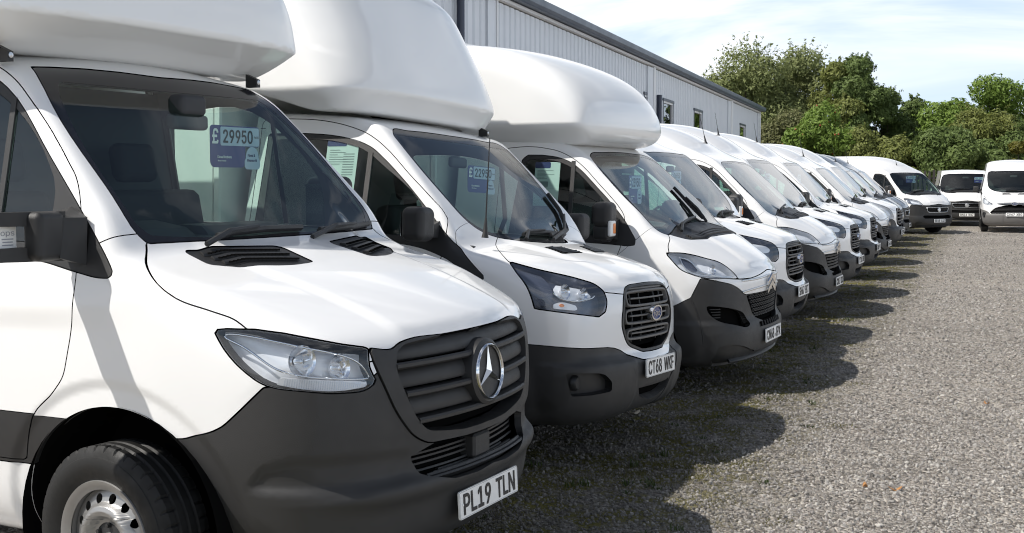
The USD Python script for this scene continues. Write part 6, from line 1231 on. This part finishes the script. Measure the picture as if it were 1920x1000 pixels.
FR = f_relay(); SR = dict(RELAY); BAND = [(-0.4, 0.952), (0.02, 0.950), (0.215, 0.925), (0.371, 0.910), (0.534, 0.912), (0.65, 0.925), (0.847, 0.941), (0.746, 0.912), (0.610, 0.875), (0.499, 0.813), (0.458, 0.784), (-0.4, 0.782)]
SR['cuts'] = {'band': area(BAND, 'wrap', 0.0)}
T3 = thing('luton_van', (2.183, 10.236, 0), -25.5); tagv(T3, 'white box van with chrome chevrons over a dark bumper, third in the row')
R3 = cab(T3, 'relay', FR, SR, -2.5, 0.02, 2.2); relay_face(T3, FR, R3, 'CN68 JPX')
FP3 = pod_field([(-3.4, 2.04), (-2.3, 2.03), (-1.6, 1.985), (-1.34, 1.985), (-1.21, 2.015), (-1.13, 2.085), (-1.125, 2.19), (-1.18, 2.34), (-1.32, 2.52), (-1.55, 2.68), (-1.85, 2.80), (-2.2, 2.87), (-2.7, 2.90), (-3.4, 2.90)],
    lambda x, z: 1.05 - 0.20 * sstep(2.17, 1.97, z) - 0.05 * sstep(-1.8, -1.1, x), lambda y, z: 0.09 + 0.05 * y ** 2 + 0.06 * y ** 6, lambda x, z: np.interp(z, [2.0, 2.2, 2.5, 2.8], [0.12, 0.16, 0.26, 0.30]))
pod(T3, FP3, 1.9, 3.05, h=0.026); box_body(T3, -2.62, -6.2, 1.06, 0.80, 2.90)
side_mirrors(T3, FR, -1.06, 1.23, 1.53, 'tall'); wipers(T3, FR, [[(-0.55, 1.30), (-0.40, 1.325), (0.0, 1.36), (0.12, 1.365)], [(0.30, 1.35), (0.36, 1.45), (0.40, 1.55), (0.42, 1.62)]]); wheels(T3, -0.95, 0.345, -4.6)
price_sticker(T3, FR, -0.20, 0.12, 1.74, 1.50, '23950', x_flat=-1.20); window_sheet(T3, FR, -1.785, -1.56, 1.49, 1.85)

HP = 0.034
FTH = f_transit(True); FRH = f_relay(True)
def panel_transit(loc, rz, plate, label):
    T = thing('panel_van', loc, rz); tagv(T, label); R = cab(T, 'transit_high', FTH, ST, -5.5, HP, 2.75); transit_face(T, FTH, R, plate, fine=False)
    side_mirrors(T, FTH, -1.09, 1.30, 1.50, 'square'); wipers(T, FTH, [[(-0.24, 1.330), (-0.17, 1.343), (0.20, 1.347), (0.50, 1.332)]]); wheels(T, -0.985, 0.35, -4.485)
    b = on_top(FTH, [-2.15], [0.0])[0]; whip(T, b, b + [-0.06, 0, 0.34], 0.0035); return T
def panel_relay(loc, rz, plate, label, face='chevron', paint='white_paint', F=None, key='relay_high', zt=2.7, aerial=True):
    F = F or FRH; T = thing('panel_van', loc, rz); tagv(T, label); R = cab(T, key, F, SR, -5.5, HP, zt, paint); relay_face(T, F, R, plate, fine=False, face=face, paint=paint, bump='grey_plastic')
    side_mirrors(T, F, -1.06, 1.23, 1.53, 'tall'); wipers(T, F, [[(-0.55, 1.30), (-0.40, 1.325), (0.0, 1.36), (0.12, 1.365)]]); wheels(T, -0.95, 0.345, -4.55)
    if aerial: b = on_top(F, [-1.75], [0.0])[0]; whip(T, b, b + [-0.10, 0, 0.42], 0.0035)
    return T
def again(src, loc, rz, plate, F, z, label):
    p = numbered('/World', 'panel_van'); x = UsdGeom.Xform.Define(stage, p); q = x.GetPrim(); q.GetReferences().AddInternalReference(Sdf.Path(src))
    ops = UsdGeom.Xformable(q).GetOrderedXformOps(); ops[0].Set(Gf.Vec3d(*map(float, loc))); ops[1].Set(float(rz)); tagv(p, label)
    stage.OverridePrim(p + '/number_plate').SetActive(False); _used[(p, 'number_plate')] = 0; number_plate(p, plate, F, z, 2, gap=0.008, holder=False); return p
T4 = panel_transit((3.08, 12.9, 0), -25, 'SH67 EKT', 'white high-roof panel van with a slatted grille, just behind the third box van')
price_sticker(T4, FTH, -0.30, 0.05, 1.80, 1.60, '16950', x_flat=-1.36)
T5 = panel_relay((4.16, 15.57, 0), -24, 'CN17 UDX', 'white high-roof panel van with chevrons and roof aerial, between two slat-grilled vans')
T6 = again(T4, (5.11, 17.9, 0), -24, 'YT18 OHR', FTH, 0.545, 'white slat-grilled panel van, second of its make behind the third box van')
T7 = again(T4, (6.38, 21.3, 0), -23, 'KM17 VFL', FTH, 0.545, 'white slat-grilled panel van, farthest of its make in the row')
T8 = again(T5, (7.64, 24.8, 0), -24, 'FE66 LND', FRH, 0.425, 'white panel van with dark chevron grille, beyond the farthest slat-grilled van')
SM = dict(ST); SM['lamp'] = [(1.00, 1.22), (0.88, 1.17), (0.70, 1.08), (0.58, 0.97), (0.52, 0.86), (0.57, 0.80), (0.70, 0.84), (0.86, 0.93), (0.95, 1.04)]
SM['bumper'] = [(-0.4, 0.0), (-0.4, 0.637), (0.335, 0.637), (0.392, 0.70), (0.50, 0.78), (0.70, 0.82), (0.863, 0.86), (1.6, 0.87), (1.6, 0.0)]
def panel_third_make(loc, rz, plate, label):
    T = thing('panel_van', loc, rz); tagv(T, label); R = cab(T, 'transit_high', FTH, SM, -5.5, HP, 2.75)
    lamp_unit(T, FTH, R['lamp'], dict(lamp_areas=[([(0.93, 1.13), (0.72, 1.02), (0.60, 0.90), (0.72, 0.90), (0.88, 1.0)], 'lamp_bright', -0.036)], bowls=[]))
    G = put(T, 'grille', sheet_back(FTH, 0.40, 0.67, 1.06, -0.05), 'shadow_black', smooth=True); put(G, 'grille_frame', loop_bar(FTH, [(-0.30, 1.04), (0, 1.05), (0.30, 1.04), (0.37, 0.86), (0.28, 0.69), (0, 0.685), (-0.28, 0.69), (-0.37, 0.86)], 0.0, 1.2), 'mid_plastic', smooth=45)
    for z in (0.76, 0.84, 0.92, 0.99): put(G, 'grille_bar', bar(FTH, -0.32, 0.32, z, push=-0.01, s=1.1), 'mid_plastic')
    put(T, 'bumper', skin(R['bumper'], FTH, 0.03), 'grey_plastic'); number_plate(T, plate, FTH, 0.50, 2, holder=False); side_mirrors(T, FTH, -1.09, 1.30, 1.50, 'square'); wipers(T, FTH, [[(-0.24, 1.330), (-0.17, 1.343), (0.20, 1.347), (0.50, 1.332)]]); wheels(T, -0.985, 0.35, -4.485); return T
T9 = panel_third_make((9.08, 28.5, 0), -24, 'BX17 RSO', 'white panel van with tall swept headlights, in front of the two grey vans')
T10 = panel_relay((10.15, 31.8, 0), -24, 'HV16 KTA', 'silver grey panel van, the nearer of the two grey ones', paint='silver_paint', face='frame')
T11 = again(T10, (11.35, 35.0, 0), -24, 'EJ66 PMY', FRH, 0.425, 'silver grey panel van, the farther grey one, beside the angled white van')
T12 = panel_relay((13.45, 38.6, 0), -58, 'BF68 VJZ', 'white high-roof panel van turned towards the camera at the end of the row', face='ducato')
price_sticker(T12, FRH, -0.10, 0.36, 1.84, 1.62, '18950', x_flat=-1.26)
FRL = f_relay(False)
def f_relay_low_long():
    f = FRL
    def F(P):
        Q = P.copy(); Q[:, 0] = np.maximum(Q[:, 0], -2.9); return np.maximum(f(Q), -5.6 - P[:, 0] if False else P[:, 0] * 0 - 9)
    return F
T13 = panel_relay((16.75, 45.2, 0), -107, 'BN16 WXZ', 'white low-roof van facing the camera, partly behind the van at the right edge', face='frame', F=f_relay_low_long(), key='relay_low', zt=2.3, aerial=False)
price_sticker(T13, FRL, 0.30, 0.72, 1.82, 1.60, '12950', x_flat=-1.26)
# the last van, at the right edge, is of a smaller make with a slim upper and a wide lower grille
SC = dict(ST); SC['lamp'] = [(0.93, 1.13), (0.80, 1.09), (0.66, 0.99), (0.56, 0.93), (0.60, 0.895), (0.72, 0.905), (0.84, 0.95), (0.90, 1.03)]
UP, LOW = [(-0.4, 0.985), (0.46, 0.965), (0.44, 0.925), (0.40, 0.915), (-0.4, 0.915)], [(-0.4, 0.84), (0.42, 0.84), (0.50, 0.80), (0.63, 0.66), (0.60, 0.63), (-0.4, 0.63)]
SC['cuts'] = {'up': area(UP, 'wrap', 0.008), 'low': area(LOW, 'wrap', 0.012)}; SC['bumper'] = [(-0.4, 0.0), (-0.4, 0.62), (0.62, 0.625), (0.72, 0.70), (0.90, 0.735), (1.6, 0.74), (1.6, 0.0)]; SC['sill_mat'] = 'white_paint'
def f_custom():
    base = f_transit(True)
    def F(P):
        Q = P.copy(); Q[:, 2] = np.where(P[:, 2] > 2.0, 2.0 + (P[:, 2] - 2.0) * 1.45, P[:, 2]); return base(Q)
    return F
FC = f_custom(); T14 = thing('panel_van', (16.05, 39.2, 0), -110); tagv(T14, 'white van at the right edge facing the camera, with fog lamps')
R14 = cab(T14, 'custom', FC, SC, -5.0, 0.03, 2.6); lamp_unit(T14, FC, R14['lamp'], dict(lamp_areas=[([(0.88, 1.08), (0.78, 1.05), (0.70, 0.99), (0.72, 0.94), (0.82, 0.97)], 'lamp_bright', -0.036)], bowls=[]), housing='lamp_housing')
G = put(T14, 'grille', sheet_back(FC, 0.47, 0.91, 0.99, -0.03), 'shadow_black', smooth=True)
for z in (0.935, 0.962): put(G, 'grille_bar', bar(FC, -0.44, 0.44, z, push=-0.006, s=0.8), 'satin_metal', smooth=45)
from shapely import affinity
x = float(on_front(FC, 0, 0.95)[0, 0]) + 0.004; el = affinity.scale(sg.Point(0, 0).buffer(1, 20), 0.10, 0.048); E = put(G, 'emblem', facing(prism(el, -0.03, 0.012), x, 0.95), 'badge_blue'); put(E, 'emblem_rim', facing(prism(el.difference(el.buffer(-0.008)), -0.01, 0.018), x, 0.95), 'chrome'); put(E, 'emblem_words', facing(text('Ford', 0.038, 0.115, 0.006, False), x + 0.0125, 0.95), 'chrome')
G = put(T14, 'lower_grille', sheet_back(FC, 0.65, 0.62, 0.85, -0.04), 'shadow_black', smooth=True)
for k, z in enumerate((0.665, 0.71, 0.755, 0.80)): h = np.interp(z, [0.63, 0.80, 0.84], [0.60, 0.49, 0.42]); put(G, 'grille_bar', bar(FC, -h, h, z, push=-0.01, s=1.0), 'black_plastic')
put(T14, 'bumper', skin(R14['bumper'], FC, 0.03), 'mid_plastic'); number_plate(T14, 'CV67 XBG', FC, 0.60, 2, gap=0.02, holder=False)
for s in (-1, 1): P, N = onw(FC, [s * 0.80], 0.585, 0.004); put(T14, 'fog_lamp', xf((lathe([(0, 0.0), (0.055, 0.004), (0.07, 0.016), (0.085, 0.012), (0.088, -0.02)], 24, 0)[0] @ Rz(math.degrees(math.atan2(N[0, 1], N[0, 0]))).T, lathe([(0, 0.0), (0.055, 0.004), (0.07, 0.016), (0.085, 0.012), (0.088, -0.02)], 24, 0)[1]), t=P[0]), 'black_plastic', smooth=40)
side_mirrors(T14, FC, -1.09, 1.30, 1.50, 'square'); wipers(T14, FC, [[(-0.24, 1.330), (-0.17, 1.343), (0.20, 1.347), (0.50, 1.332)]]); wheels(T14, -0.985, 0.35, -4.485, style='trim'); price_sticker(T14, FC, 0.42, 0.74, 1.84, 1.62, '14950', x_flat=-1.40)
